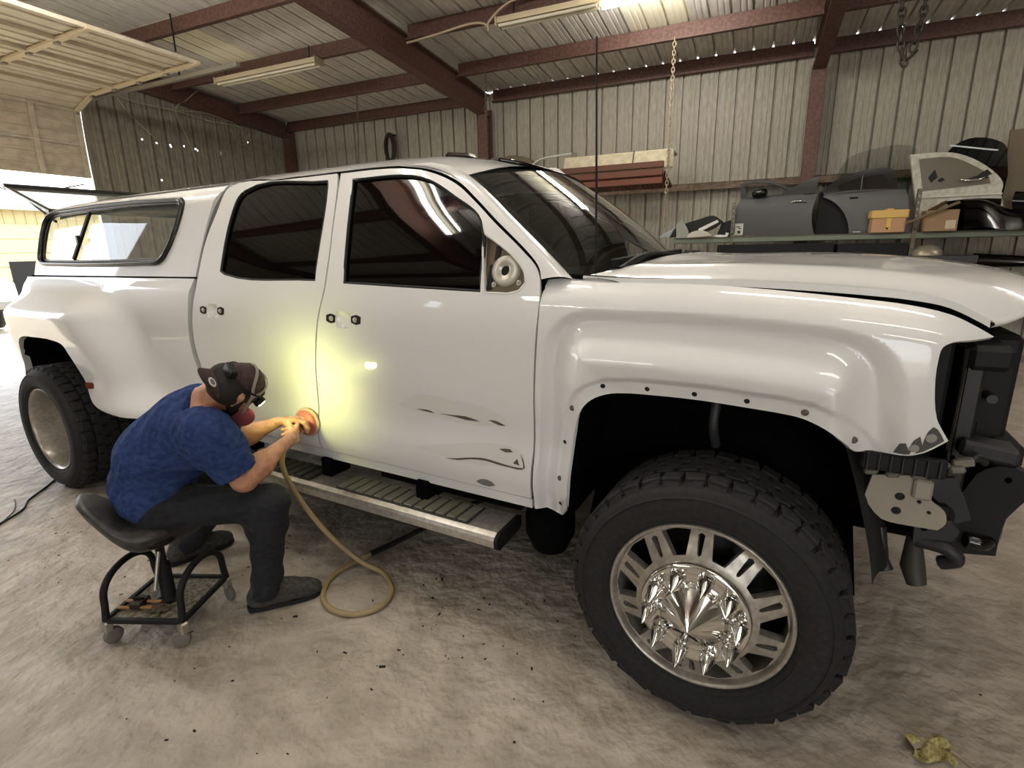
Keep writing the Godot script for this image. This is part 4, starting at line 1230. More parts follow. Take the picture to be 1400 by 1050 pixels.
func wheel_arches(o: Node3D) -> void:
	var mb := MB.new()
	# front: a black tub following the opening
	surf(mb, func(u: float, w: float) -> Vector3:
		var t := w * (lip.size() - 1)
		var i := mini(int(t), lip.size() - 2)
		var p := lip[i].lerp(lip[i + 1], t - i)
		return Vector3(p.x, p.y + 0.02 * u, minf(-1.66, fender_pt(p.x, p.y).z) - 0.006 - u * 0.42), 3, 40, func(p: Vector3) -> Vector3: return Vector3(-0.25 - p.x, 0.6 - p.y, 0.1))
	var inner := PackedVector2Array(lip)
	inner.append(Vector2(0.25, 0.3)); inner.append(Vector2(-0.80, 0.3))
	panel(mb, inner, [], func(x: float, y: float) -> Vector3: return Vector3(x, y, -2.09), 0.3, Vector3(0, 0, 1), 0.0)
	both("wheel_liner", mb.mesh(), M.under, o)
	mb = MB.new()
	var rear := smooth(poly([-3.90, 0.62, -3.99, 0.715, -4.045, 0.822, -4.10, 0.952, -4.14, 1.024, -4.23, 1.055, -4.57, 1.062, -4.72, 1.055, -4.80, 1.02, -4.85, 0.952, -4.91, 0.80, -4.97, 0.66]), 2)
	rear.resize(rear.size() - 2)
	surf(mb, func(u: float, w: float) -> Vector3:
		var t := w * (rear.size() - 1)
		var i := mini(int(t), rear.size() - 2)
		var p := rear[i].lerp(rear[i + 1], t - i)
		return Vector3(p.x, p.y + 0.005, -1.545 - u * 0.75), 3, 30, func(p: Vector3) -> Vector3: return Vector3(-4.45 - p.x, 0.5 - p.y, 0.1))
	panel(mb, rear, [], func(x: float, y: float) -> Vector3: return Vector3(x, y, -2.28), 0.5, Vector3(0, 0, 1), 0.0)
	both("wheel_liner", mb.mesh(), M.under, o)
	# splash flap hanging in front of the front tyre
	var fl := MB.new()
	surf(fl, func(u: float, w: float) -> Vector3: return Vector3(0.13 + 0.07 * sin(u * 1.4) + 0.06 * w + 0.05 * u, 0.985 - 0.44 * u, -1.74 - 0.22 * w - 0.03 * sin(u * 7.0 + w * 4.0)), 10, 8, func(p: Vector3) -> Vector3: return Vector3(0.5, 0, 1))
	part("splash_flap", fl.mesh(), mat(Color(0.05, 0.05, 0.052), 0.8), o)
	part("brake_hose", tubem(path([Vector3(-0.24, 1.06, -1.80), Vector3(-0.243, 0.98, -1.79), Vector3(-0.235, 0.90, -1.82)], 5), 0.016, 8), mat(Color(0.16, 0.16, 0.17), 0.5), o)

func step_bar(o: Node3D) -> void:
	var mb := MB.new()
	var x0 := -3.22
	var x1 := -1.035
	# section: a flattened tube, (z, y)
	var sec := [Vector2(-1.668, 0.412), Vector2(-1.660, 0.398), Vector2(-1.662, 0.365), Vector2(-1.685, 0.352), Vector2(-1.85, 0.365), Vector2(-1.868, 0.38), Vector2(-1.868, 0.42), Vector2(-1.85, 0.428), Vector2(-1.69, 0.424)]
	for i in sec.size():
		var p: Vector2 = sec[i]
		var q: Vector2 = sec[(i + 1) % sec.size()]
		var out := Vector3(0, (p.y + q.y) / 2 - 0.39, ((p.x + q.x) / 2 + 1.765) * 0.45)
		mb.quad(Vector3(x0, p.y, p.x), Vector3(x1, p.y, p.x), Vector3(x1, q.y, q.x), Vector3(x0, q.y, q.x), out)
		mb.flat(Vector3(x0, p.y, p.x), Vector3(x0, q.y, q.x), Vector3(x0, 0.39, -1.765), Vector3.LEFT)
	var b := part("running_board", mb.mesh(), tri(mat(Color.WHITE, 0.28, 0.7), noise(71, 0.03, Color(0.72, 0.70, 0.67), Color(0.80, 0.785, 0.755), 4, 256), Vector3(3, 3, 3)), o)
	part("running_board", mirror(mb.mesh()), M.alloy, o)
	# black end cap and tread mats
	var cap := MB.new()
	for i in sec.size():
		var p: Vector2 = sec[i]
		var q: Vector2 = sec[(i + 1) % sec.size()]
		var c := Vector2(-1.765, 0.39)
		var p2 := c + (p - c) * 1.04
		var q2 := c + (q - c) * 1.04
		mb = cap
		cap.quad(Vector3(x1 - 0.004, p2.y, p2.x), Vector3(x1 + 0.012, p2.y, p2.x), Vector3(x1 + 0.012, q2.y, q2.x), Vector3(x1 - 0.004, q2.y, q2.x), Vector3(0, p2.y - 0.39, (p2.x + 1.765) * 0.4))
		cap.flat(Vector3(x1 + 0.012, p2.y, p2.x), Vector3(x1 + 0.012, q2.y, q2.x), Vector3(x1 + 0.02, 0.39, -1.765), Vector3.RIGHT)
	sub("end_cap", cap.mesh(), M.black, b)
	var dark := tri(mat(Color.WHITE, 0.6), noise(72, 0.05, Color(0.10, 0.10, 0.095), Color(0.24, 0.235, 0.22), 4, 256), Vector3(4, 4, 4))
	for m in [[-3.15, -2.17, 16], [-1.98, -1.19, 13]]:
		var lo: float = m[0]
		var hi: float = m[1]
		sub("tread_mat", boxm(Vector3((lo + hi) / 2, 0.4285, -1.767), Vector3(hi - lo, 0.008, 0.155), 0.003), dark, b)
		var n: int = m[2]
		for i in n:
			var x := lo + (hi - lo) * (i + 0.5) / n
			var sl := MB.new()
			box(sl, Vector3(x, 0.435, -1.767), Vector3((hi - lo) / n * 0.78, 0.010, 0.142), 0.003, Basis(Vector3.UP, 0.0))
			sub("tread_slat", sl.mesh(), mat(Color(0.20, 0.20, 0.19), 0.55) if lo < -3 else mat(Color(0.44, 0.43, 0.38), 0.45), b)

func front_end(o: Node3D) -> void:
	part("radiator", boxm(Vector3(0.435, 1.02, MID), Vector3(0.26, 0.53, 1.26), 0.015), M.black, o)
	# radiator support and grille opening, black
	var mb := MB.new()
	box(mb, Vector3(0.42, 0.98, MID), Vector3(0.06, 0.62, 1.30), 0.02)
	box(mb, Vector3(0.33, 1.16, -1.97), Vector3(0.05, 0.32, 0.30), 0.01)
	box(mb, Vector3(0.44, 1.25, MID), Vector3(0.10, 0.07, 1.75), 0.015)
	box(mb, Vector3(0.40, 0.72, MID), Vector3(0.10, 0.10, 1.6), 0.02)
	part("radiator_support", mb.mesh(), M.black, o)
	for z in [-2.0, -2.12, -2.30, -3.1, -3.43]:
		part("support_post", boxm(Vector3(0.44, 1.02, z), Vector3(0.05, 0.48, 0.04), 0.008), mat(Color(0.06, 0.06, 0.065), 0.4), o)
	part("cross_rail", tubem([Vector3(0.50, 1.10, -2.02), Vector3(0.52, 1.10, -3.4)], 0.014, 8), mat(Color(0.14, 0.14, 0.15), 0.4), o)
	part("headlamp_bucket", boxm(Vector3(0.365, 1.12, -1.86), Vector3(0.014, 0.33, 0.10), 0.004, Basis(Vector3.UP, 0.3)), M.blackgloss, o)
	part("bulb_stub", tubem([Vector3(0.46, 1.02, -2.04), Vector3(0.455, 0.90, -2.06)], [0.022, 0.03], 10), mat(Color(0.10, 0.10, 0.11), 0.3), o)
	# black mesh strip below the fender edge and clips
	part("fender_strip", boxm(Vector3(0.275, 0.945, -1.775), Vector3(0.20, 0.055, 0.03), 0.006), M.black, o)
	for i in 7: part("strip_rib", boxm(Vector3(0.19 + i * 0.028, 0.945, -1.757), Vector3(0.006, 0.05, 0.008), 0.001), mat(Color(0.08, 0.08, 0.085), 0.5), o)
	var beige := mat(Color(0.56, 0.53, 0.48), 0.55)
	# bracket of the missing bumper
	part("bumper_bracket", platem(smooth(poly([0.211, 0.892, 0.338, 0.915, 0.352, 0.846, 0.393, 0.812, 0.399, 0.778, 0.384, 0.754, 0.32, 0.752, 0.249, 0.758, 0.198, 0.815]), 3), [circle(Vector2(0.284, 0.838), 0.0125, 14), circle(Vector2(0.281, 0.792), 0.0125, 14), circle(Vector2(0.331, 0.831), 0.006, 8), circle(Vector2(0.357, 0.803), 0.006, 8)], Vector3(0, 0, -1.79), Basis(), 0.012), beige, o, "cream metal bumper bracket")
	part("bracket_fold", boxm(Vector3(0.333, 0.873, -1.785), Vector3(0.045, 0.062, 0.02), 0.006), beige, o)
	for q in [[0.284, 0.838], [0.281, 0.792]]: part("rubber_plug", lathem([Vector2(0.0125, 0.0), Vector2(0.011, 0.004), Vector2(0, 0.003)], Vector3(q[0], q[1], -1.797), Vector3(0, 0, 1), 12), M.black, o)
	for q in [[0.205, 0.905], [0.258, 0.905], [0.318, 0.912], [0.365, 0.952], [0.40, 0.945]]:
		part("bracket_tab", boxm(Vector3(q[0], q[1], -1.79), Vector3(0.036, 0.018, 0.03), 0.006, Basis(Vector3(0, 0, 1), 0.2)), mat(Color(0.40, 0.38, 0.35), 0.5), o)
	# crash box, tow hook and lower cross member
	var gray := mat(Color(0.17, 0.17, 0.18), 0.5, 0.3)
	part("crash_box", platem(poly([0.375, 0.845, 0.445, 0.857, 0.475, 0.80, 0.505, 0.725, 0.455, 0.700, 0.415, 0.77, 0.385, 0.80]), [], Vector3(0, 0, -1.90), Basis(Vector3.UP, 0.15), 0.10), gray, o)
	part("lower_plate", platem(smooth(poly([0.345, 0.735, 0.43, 0.752, 0.455, 0.72, 0.445, 0.69, 0.35, 0.655]), 2), [circle(Vector2(0.37, 0.715), 0.012, 10)], Vector3(0, 0, -1.88), Basis(), 0.06), gray, o)
	part("tow_hook", tubem(path([Vector3(0.36, 0.66, -1.90), Vector3(0.43, 0.66, -1.88), Vector3(0.46, 0.63, -1.88), Vector3(0.43, 0.60, -1.90)], 5), 0.022, 8), gray, o)
	part("bar_end", tubem([Vector3(0.36, 0.66, -1.93), Vector3(0.37, 0.55, -1.93), Vector3(0.385, 0.50, -1.92)], [0.02, 0.035, 0.028], 10), mat(Color(0.22, 0.20, 0.18), 0.5), o)
	part("link_end", tubem([Vector3(0.27, 0.66, -1.95), Vector3(0.285, 0.56, -1.93), Vector3(0.30, 0.525, -1.92)], [0.02, 0.02, 0.024], 10), mat(Color(0.16, 0.15, 0.14), 0.5), o)
	part("cross_member", boxm(Vector3(0.42, 0.615, MID), Vector3(0.24, 0.10, 1.25), 0.03), M.under, o)
	part("bracket_tower", platem(smooth(poly([0.50, 0.86, 0.545, 0.895, 0.60, 0.89, 0.635, 0.865, 0.63, 0.81, 0.59, 0.73, 0.585, 0.60, 0.46, 0.58, 0.46, 0.70]), 2), [circle(Vector2(0.575, 0.855), 0.01, 8)], Vector3(0, 0, -2.02), Basis(), 0.10), M.black, o)
	part("frame_horn", boxm(Vector3(0.50, 0.955, -1.99), Vector3(0.14, 0.05, 0.10), 0.01, Basis(Vector3(0, 0, 1), -0.12)), gray, o)
	part("bumper_beam", boxm(Vector3(0.56, 0.93, MID), Vector3(0.08, 0.08, 1.40), 0.015), M.black, o)
	part("skid_tube", tubem(path([Vector3(0.50, 0.645, -2.0), Vector3(0.56, 0.64, -2.03), Vector3(0.62, 0.635, -2.3), Vector3(0.62, 0.635, -3.1), Vector3(0.50, 0.645, -3.4)], 5), 0.024, 10), M.blackgloss, o)
	part("wire_loom", tubem(path([Vector3(0.40, 0.95, -1.87), Vector3(0.43, 0.93, -1.88), Vector3(0.46, 0.955, -1.89), Vector3(0.49, 0.93, -1.93)], 6), 0.012, 8), mat(Color(0.07, 0.07, 0.075), 0.5), o)
	part("connector", boxm(Vector3(0.425, 0.945, -1.86), Vector3(0.05, 0.022, 0.03), 0.004, Basis(Vector3(0, 0, 1), 0.3)), mat(Color(0.45, 0.43, 0.38), 0.4), o)

func tyre(parent: Node3D, base: Vector3, width: float, tread_seed: int) -> void:
	# parent sits at the wheel's outer face; z goes out
	var prof := [Vector2(0.283, -0.03), Vector2(0.288, -0.004), Vector2(0.300, 0.010), Vector2(0.330, 0.020), Vector2(0.365, 0.020), Vector2(0.395, 0.010), Vector2(0.408, -0.010), Vector2(0.417, -0.045), Vector2(0.421, -0.10), Vector2(0.422, -width / 2), Vector2(0.421, -width + 0.10), Vector2(0.415, -width + 0.01), Vector2(0.37, -width - 0.02), Vector2(0.285, -width)]
	pass_tyre(parent, prof, width)

func pass_tyre(parent: Node3D, prof: Array, width: float) -> void:
	parent.mesh = lathem(prof, Vector3.ZERO, Vector3(0, 0, 1), 72)
	parent.material_override = M.rubber
	# tread blocks: shoulder lugs reaching down the sidewall and rows across
	var mb := MB.new()
	var n := 38
	for i in n:
		for q in [[0.0, 0.05, 0.055, 0.85], [0.5, 0.115, 0.05, 0.8], [0.2, width / 2, 0.07, 0.72], [0.6, width - 0.115, 0.05, 0.8], [0.1, width - 0.05, 0.055, 0.85]]:
			var a: float = TAU * (i + q[0]) / n
			var e := Vector3(cos(a), sin(a), 0)
			var t := Vector3(-sin(a), cos(a), 0)
			var b := Basis(t, e, Vector3(0, 0, -1)) * Basis(Vector3.UP, 0.18 if i % 2 == 0 else -0.12)
			box(mb, e * 0.423 + Vector3(0, 0, -q[1]), Vector3(TAU * 0.44 / n * q[3], 0.024, q[2]), 0.004, b)
		# shoulder lug
		var a2 := TAU * i / n
		var e2 := Vector3(cos(a2), sin(a2), 0)
		var t2 := Vector3(-sin(a2), cos(a2), 0)
		var dn := (e2 * 0.55 + Vector3(0, 0, 0.83)).normalized()
		var long := 0.05 if i % 2 == 0 else 0.034
		box(mb, e2 * (0.414 - long * 0.22) + Vector3(0, 0, -0.026 + long * 0.2), Vector3(TAU * 0.42 / n * 0.80, 0.014, long), 0.003, Basis(t2, dn, t2.cross(dn)))
	var tr := sub("tread", mb.mesh(), M.rubber, parent)
	tr.set_meta("kind", "stuff")
	# two raised rings on the sidewall
	for q in [[Vector2(0.305, 0.012), Vector2(0.308, 0.0165), Vector2(0.312, 0.0165), Vector2(0.315, 0.014)], [Vector2(0.378, 0.012), Vector2(0.381, 0.0185), Vector2(0.384, 0.0175), Vector2(0.388, 0.008)]]:
		sub("sidewall_ring", lathem(q, Vector3.ZERO, Vector3(0, 0, 1), 64), M.rubber, parent)

func wheels(o: Node3D) -> void:
	var base: Vector3 = o.get_meta("base")
	for s in [1, -1]:
		# front wheel
		var w := MeshInstance3D.new()
		w.name = "front_wheel"
		o.add_child(w, true)
		w.position = Vector3(-0.224, 0.434, -1.565 if s > 0 else 2 * MID + 1.565) - base
		if s < 0: w.rotation.y = PI
		tyre(w, base, 0.31, 1)
		front_rim(w)
		var r := MeshInstance3D.new()
		r.name = "rear_wheel"
		o.add_child(r, true)
		r.position = Vector3(-4.45, 0.434, -1.447 if s > 0 else 2 * MID + 1.447) - base
		if s < 0: r.rotation.y = PI
		tyre(r, base, 0.32, 2)
		rear_rim(r)
		var inner := MeshInstance3D.new()
		inner.name = "rear_wheel"
		o.add_child(inner, true)
		inner.position = r.position + Vector3(0, 0, -0.36 * s)
		inner.rotation.y = r.rotation.y
		inner.mesh = r.mesh
		inner.material_override = M.rubber

func front_rim(w: Node3D) -> void:
	# flange and barrel
	sub("rim", lathem([Vector2(0.283, -0.26), Vector2(0.270, -0.24), Vector2(0.262, -0.06), Vector2(0.268, -0.02), Vector2(0.274, -0.004), Vector2(0.280, 0.004), Vector2(0.287, 0.002), Vector2(0.290, -0.008)], Vector3.ZERO, Vector3(0, 0, 1), 72), M.alloy, w)
	var holes := []
	var n := 10
	for i in n:
		var a := TAU * (i + 0.5) / n + PI / 2
		var win := PackedVector2Array()
		for q in [[0.190, -0.105], [0.262, -0.185], [0.267, 0.0], [0.262, 0.185], [0.190, 0.105]]:
			win.append(Vector2(cos(a + q[1]), sin(a + q[1])) * q[0])
		holes.append(win)
		var c := TAU * i / n + PI / 2
		var e := Vector2(cos(c), sin(c))
		var t := Vector2(-e.y, e.x)
		holes.append(PackedVector2Array([e * 0.196 - t * 0.006, e * 0.190, e * 0.196 + t * 0.006, e * 0.250 + t * 0.0105, e * 0.256, e * 0.250 - t * 0.0105]))
	var f := func(x: float, y: float) -> Vector3:
		var r := Vector2(x, y).length()
		return Vector3(x, y, -0.022 + 0.040 * smoothstep(0.262, 0.165, r))
	sub("wheel_face", panelm(circle(Vector2.ZERO, 0.272, 72), holes, f, 0.022, Vector3(0, 0, 1), 0.035), M.alloy, w)
	sub("brake_disc", lathem([Vector2(0.0, -0.10), Vector2(0.19, -0.10), Vector2(0.19, -0.13), Vector2(0.27, -0.14), Vector2(0.27, -0.16)], Vector3.ZERO, Vector3(0, 0, 1), 32), mat(Color(0.05, 0.048, 0.045), 0.5, 0.5), w)
	sub("hub_cover", lathem([Vector2(0.172, 0.012), Vector2(0.170, 0.030), Vector2(0.162, 0.040), Vector2(0.150, 0.034), Vector2(0.118, 0.030), Vector2(0.104, 0.036), Vector2(0.100, 0.050)], Vector3.ZERO, Vector3(0, 0, 1), 60), M.chrome, w, "chrome hub cover")
	var cone := MB.new()
	lathe(cone, [Vector2(0.100, 0.050), Vector2(0.096, 0.056), Vector2(0.03, 0.108), Vector2(0.001, 0.130)], Vector3.ZERO, Vector3(0, 0, 1), 24, true)
	sub("hub_cone", cone.mesh(), M.chrome, w, "pointed chrome centre cone")
	for i in 10:
		var a := TAU * (i + 0.15) / 10
		var p := Vector3(cos(a), sin(a), 0) * 0.136
		sub("lug_spike", lathem([Vector2(0.027, 0.026), Vector2(0.027, 0.040), Vector2(0.022, 0.046), Vector2(0.0255, 0.062), Vector2(0.0235, 0.074), Vector2(0.001, 0.136)], p, Vector3(0, 0, 1), 8, true), M.chrome, w)

func rear_rim(w: Node3D) -> void:
	sub("rim", lathem([Vector2(0.290, -0.010), Vector2(0.287, 0.002), Vector2(0.280, 0.003), Vector2(0.268, -0.012), Vector2(0.258, -0.05), Vector2(0.246, -0.12), Vector2(0.240, -0.20), Vector2(0.20, -0.235)], Vector3.ZERO, Vector3(0, 0, 1), 64), M.alloy, w)
	var holes := []
	for i in 8:
		var a := TAU * i / 8.0
		var win := PackedVector2Array()
		for q in [[0.13, -0.11], [0.205, -0.20], [0.21, 0.0], [0.205, 0.20], [0.13, 0.11]]: win.append(Vector2(cos(a + q[1]), sin(a + q[1])) * q[0])
		holes.append(win)
	sub("wheel_face", panelm(circle(Vector2.ZERO, 0.232, 40), holes, func(x: float, y: float) -> Vector3: return Vector3(x, y, -0.215), 0.04, Vector3(0, 0, 1), 0.03), M.alloy, w)
	sub("hub", lathem([Vector2(0.10, -0.215), Vector2(0.095, -0.13), Vector2(0.07, -0.10), Vector2(0.0, -0.095)], Vector3.ZERO, Vector3(0, 0, 1), 28), M.chrome, w)
	sub("brake_drum", lathem([Vector2(0, -0.25), Vector2(0.23, -0.25)], Vector3.ZERO, Vector3(0, 0, 1), 28), M.under, w)

# ---------------------------------------------------------------- the man on the stool (truck axes)
const HC := Vector3(-2.055, 1.032, -1.305)      # middle of the skull
var HU := Vector3(0.647, 0.539, -0.539).normalized()
var HF := Vector3(-0.18, -0.55, -0.81).normalized()
var HR := Vector3.ZERO
func hp(r: float, u: float, f: float) -> Vector3: return HC + HR * r + HU * u + HF * f

const HIP_R := Vector3(-2.345, 0.535, -1.055)
const HIP_L := Vector3(-2.515, 0.535, -1.145)
const KNEE_R := Vector3(-1.945, 0.525, -1.295)
const ANK_R := Vector3(-2.035, 0.10, -1.285)
const KNEE_L := Vector3(-2.56, 0.49, -1.58)
const ANK_L := Vector3(-2.76, 0.10, -1.33)
const SH_R := Vector3(-2.045, 0.895, -1.14)
const SH_L := Vector3(-2.345, 0.915, -1.30)
const EL_R := Vector3(-1.97, 0.665, -1.22)
const WR_R := Vector3(-1.995, 0.750, -1.475)
const EL_L := Vector3(-2.345, 0.705, -1.43)
const WR_L := Vector3(-2.195, 0.775, -1.575)
const NECK := Vector3(-2.195, 0.965, -1.225)

func hand(f: Field, wrist: Vector3, d: Vector3, n: Vector3, side: Vector3, curls: Array, thumb: Array) -> void:
	# d: towards the fingers, n: out of the palm, side: towards the thumb
	d = d.normalized()
	side = (side - d * side.dot(d)).normalized()
	var nn := d.cross(side)
	if nn.dot(n) < 0.0: nn = -nn
	var lens := [[0.043, 0.026, 0.020], [0.047, 0.029, 0.021], [0.044, 0.027, 0.020], [0.034, 0.021, 0.018]]
	for i in 4:
		var off := 0.030 - 0.0200 * i
		var k := wrist + d * (0.088 - 0.004 * absf(i - 1.2)) + side * off
		f.bone(wrist + side * off * 0.55 + d * 0.006, k, 0.0155, 0.0125)
		var dir := d
		var p := k
		for j in 3:
			dir = dir.rotated(d.cross(nn).normalized(), deg_to_rad(curls[i][j])).normalized()
			var q: Vector3 = p + dir * lens[i][j]
			f.bone(p, q, 0.0100 - 0.0008 * j - (0.0008 if i == 3 else 0.0), 0.0092 - 0.0008 * j)
			p = q
	f.bone(wrist + d * 0.045, wrist + d * 0.045, 0.020, 0.020)
	var tb := wrist + d * 0.026 + side * 0.020
	f.bone(wrist + d * 0.012, tb, 0.016, 0.0145)
	var dir2: Vector3 = (d * thumb[0] + side * thumb[1] + nn * thumb[2]).normalized()
	var t1: Vector3 = tb + dir2 * 0.038
	f.bone(tb, t1, 0.0135, 0.0110)
	dir2 = (dir2 + d * 0.5 + nn * 0.35).normalized()
	var t2: Vector3 = t1 + dir2 * 0.030
	f.bone(t1, t2, 0.0108, 0.0098)
	f.bone(t2, t2 + (dir2 + d * 0.2).normalized() * 0.022, 0.0098, 0.0080)

func person() -> void:
	HR = HF.cross(HU).normalized()
	var o := tthing("person", "man in blue t-shirt and dark jeans sitting bent over, sanding the white door", "person", Vector3(-2.2, 0, -1.2))
	var skin := tri(mat(Color.WHITE, 0.5), noise(81, 0.05, Color(0.66, 0.46, 0.36), Color(0.76, 0.56, 0.45), 3, 128), Vector3(4, 4, 4))
	skin.subsurf_scatter_enabled = true
	skin.subsurf_scatter_strength = 0.05
	var mb := MB.new()
	# body
	var f := Field.new(Vector3(-2.95, -0.02, -1.80), Vector3(-1.75, 1.12, -0.85), 0.0125, 55.0)
	f.bone(HIP_R, HIP_L, 0.095, 0.095)
	f.bone(Vector3(-2.44, 0.57, -1.09), Vector3(-2.33, 0.76, -1.15), 0.115, 0.118)
	f.bone(Vector3(-2.33, 0.76, -1.15), Vector3(-2.23, 0.88, -1.20), 0.118, 0.10)
	f.bone(NECK, hp(-0.0, -0.05, -0.03), 0.060, 0.055)
	for s in [[SH_R, EL_R, WR_R, HIP_R, KNEE_R, ANK_R], [SH_L, EL_L, WR_L, HIP_L, KNEE_L, ANK_L]]:
		f.bone(Vector3(-2.21, 0.91, -1.21), s[0], 0.075, 0.055)
		f.bone(s[0], s[1], 0.052, 0.042)
		f.bone(s[1], s[1].lerp(s[2], 0.35), 0.041, 0.044)
		f.bone(s[1].lerp(s[2], 0.35), s[2], 0.043, 0.027)
		f.bone(s[3], s[4], 0.078, 0.058)
		f.bone(s[4], s[5], 0.054, 0.036)
	f.mesh(mb)
	# head
	var h := Field.new(HC - Vector3.ONE * 0.17, HC + Vector3.ONE * 0.17, 0.0045, 130.0)
	h.bone(hp(0, 0.012, -0.022), hp(0, 0.012, 0.018), 0.078, 0.076)
	h.bone(hp(0, -0.05, 0.02), hp(0, -0.082, 0.055), 0.060, 0.042)
	h.bone(hp(0.035, -0.07, 0.03), hp(-0.035, -0.07, 0.03), 0.032, 0.032)
	h.bone(hp(0, -0.012, 0.088), hp(0, -0.048, 0.104), 0.012, 0.016)          # nose
	h.bone(hp(0.035, 0.006, 0.080), hp(-0.035, 0.006, 0.080), 0.012, 0.012)   # brow
	h.bone(hp(0.04, -0.03, 0.066), hp(0.045, -0.045, 0.05), 0.020, 0.02)
	h.bone(hp(-0.04, -0.03, 0.066), hp(-0.045, -0.045, 0.05), 0.020, 0.02)
	h.bone(hp(0.018, -0.068, 0.085), hp(-0.018, -0.068, 0.085), 0.010, 0.010) # lips
	h.bone(hp(0, -0.03, -0.03), NECK.lerp(hp(0, -0.05, -0.03), 0.3), 0.062, 0.060)
	for s in [1, -1]:   # ears
		h.bone(hp(0.079 * s, -0.002, -0.022), hp(0.088 * s, 0.014, -0.034), 0.008, 0.010)
		h.bone(hp(0.088 * s, 0.014, -0.034), hp(0.078 * s, -0.038, -0.018), 0.010, 0.008)
	h.mesh(mb)
	# hands
	var hr := Field.new(Vector3(-2.25, 0.62, -1.75), Vector3(-1.93, 0.88, -1.42), 0.0038, 320.0)
	hr.bone(EL_R.lerp(WR_R, 0.8), WR_R, 0.031, 0.026)
	hand(hr, WR_R, Vector3(-0.50, -0.02, -0.86), Vector3(-0.8, 0, 0.5), Vector3(0.05, 1, 0), [[12, 14, 10], [38, 55, 40], [46, 60, 42], [50, 62, 42]], [0.75, 0.55, 0.35])
	hr.mesh(mb)
	var hl := Field.new(Vector3(-2.30, 0.64, -1.76), Vector3(-1.98, 0.88, -1.46), 0.0038, 320.0)
	hl.bone(EL_L.lerp(WR_L, 0.75), WR_L, 0.031, 0.026)
	hand(hl, WR_L, Vector3(0.72, 0.08, -0.60), Vector3(0.1, -1, 0), Vector3(0.6, 0.15, 0.75), [[30, 40, 30], [34, 44, 30], [34, 44, 30], [36, 46, 30]], [0.6, 0.7, 0.35])
	hl.mesh(mb)
	var body := part("body", mb.mesh(), skin, o)
	# tattoo-like dark marks are on the skin of both forearms
	var ink := mat(Color(0.24, 0.20, 0.19), 0.6)
	for q in [[EL_R, WR_R, 0.42, 0.9], [EL_R, WR_R, 0.52, 0.2], [EL_L, WR_L, 0.25, 0.6]]:
		var c: Vector3 = q[0].lerp(q[1], q[2])
		var ax: Vector3 = (q[1] - q[0]).normalized()
		var bx := axes(ax)
		var pts := []
		for i in 14: pts.append(c + ax * 0.018 * sin(i * 1.1) + (bx.x * cos(q[3] + i * 0.08) + bx.y * sin(q[3] + i * 0.08)) * 0.0405)
		sub("tattoo", tubem(path(pts, 3), 0.0016, 4), ink, body)
	# short hair and beard
	var dark := mat(Color(0.10, 0.065, 0.05), 0.8)
	var bf := Field.new(HC - Vector3.ONE * 0.15, HC + Vector3.ONE * 0.15, 0.005, 130.0)
	bf.bone(hp(0.052, -0.055, 0.012), hp(0.036, -0.082, 0.05), 0.026, 0.030)
	bf.bone(hp(-0.052, -0.055, 0.012), hp(-0.036, -0.082, 0.05), 0.026, 0.030)
	bf.bone(hp(0.036, -0.088, 0.05), hp(-0.036, -0.088, 0.05), 0.032, 0.032)
	bf.bone(hp(0.066, 0.0, 0.006), hp(0.062, -0.045, 0.012), 0.014, 0.018)
	bf.bone(hp(-0.066, 0.0, 0.006), hp(-0.062, -0.045, 0.012), 0.014, 0.018)
	var bmb := MB.new(); bf.mesh(bmb)
	part("beard", bmb.mesh(), dark, o)
	var hm := MB.new()
	var hf := Field.new(HC - Vector3.ONE * 0.15, HC + Vector3.ONE * 0.15, 0.006, 120.0)
	hf.bone(hp(0.03, -0.01, -0.045), hp(-0.03, -0.01, -0.045), 0.066, 0.066)
	hf.bone(hp(0, -0.03, -0.05), hp(0, -0.04, -0.055), 0.055, 0.045)
	hf.mesh(hm)
	part("hair", hm.mesh(), dark, o)
	# t-shirt
	var blue := tri(mat(Color.WHITE, 0.85), noise(82, 0.04, Color(0.155, 0.215, 0.37), Color(0.215, 0.28, 0.45), 4, 256), Vector3(3, 3, 3), bumps(83, 0.025, 10.0, 3, 256), 0.6)
	blue.metallic_specular = 0.2
	var sf := Field.new(Vector3(-2.78, 0.40, -1.57), Vector3(-1.78, 1.14, -0.80), 0.0105, 30.0)
	sf.bone(Vector3(-2.345, 0.56, -1.045), Vector3(-2.515, 0.56, -1.14), 0.108, 0.108)
	sf.bone(Vector3(-2.44, 0.62, -1.085), Vector3(-2.37, 0.74, -1.12), 0.138, 0.138)
	sf.bone(Vector3(-2.37, 0.74, -1.12), Vector3(-2.25, 0.87, -1.185), 0.138, 0.112)
	sf.bone(Vector3(-2.25, 0.87, -1.185), NECK + Vector3(0, -0.015, 0.0), 0.086, 0.062)
	for s in [[SH_R, EL_R], [SH_L, EL_L]]:
		sf.bone(Vector3(-2.23, 0.89, -1.20), s[0], 0.082, 0.062)
		sf.bone(Vector3(-2.31, 0.79, -1.155), s[0].lerp(s[1], 0.3), 0.095, 0.070)
		sf.bone(s[0], s[1].lerp(s[0], 0.02), 0.068, 0.084)
	var dr := (EL_R - SH_R).normalized()
	var dl := (EL_L - SH_L).normalized()
	var nd := (hp(0, -0.05, -0.03) - NECK).normalized()
	var sm := MB.new()
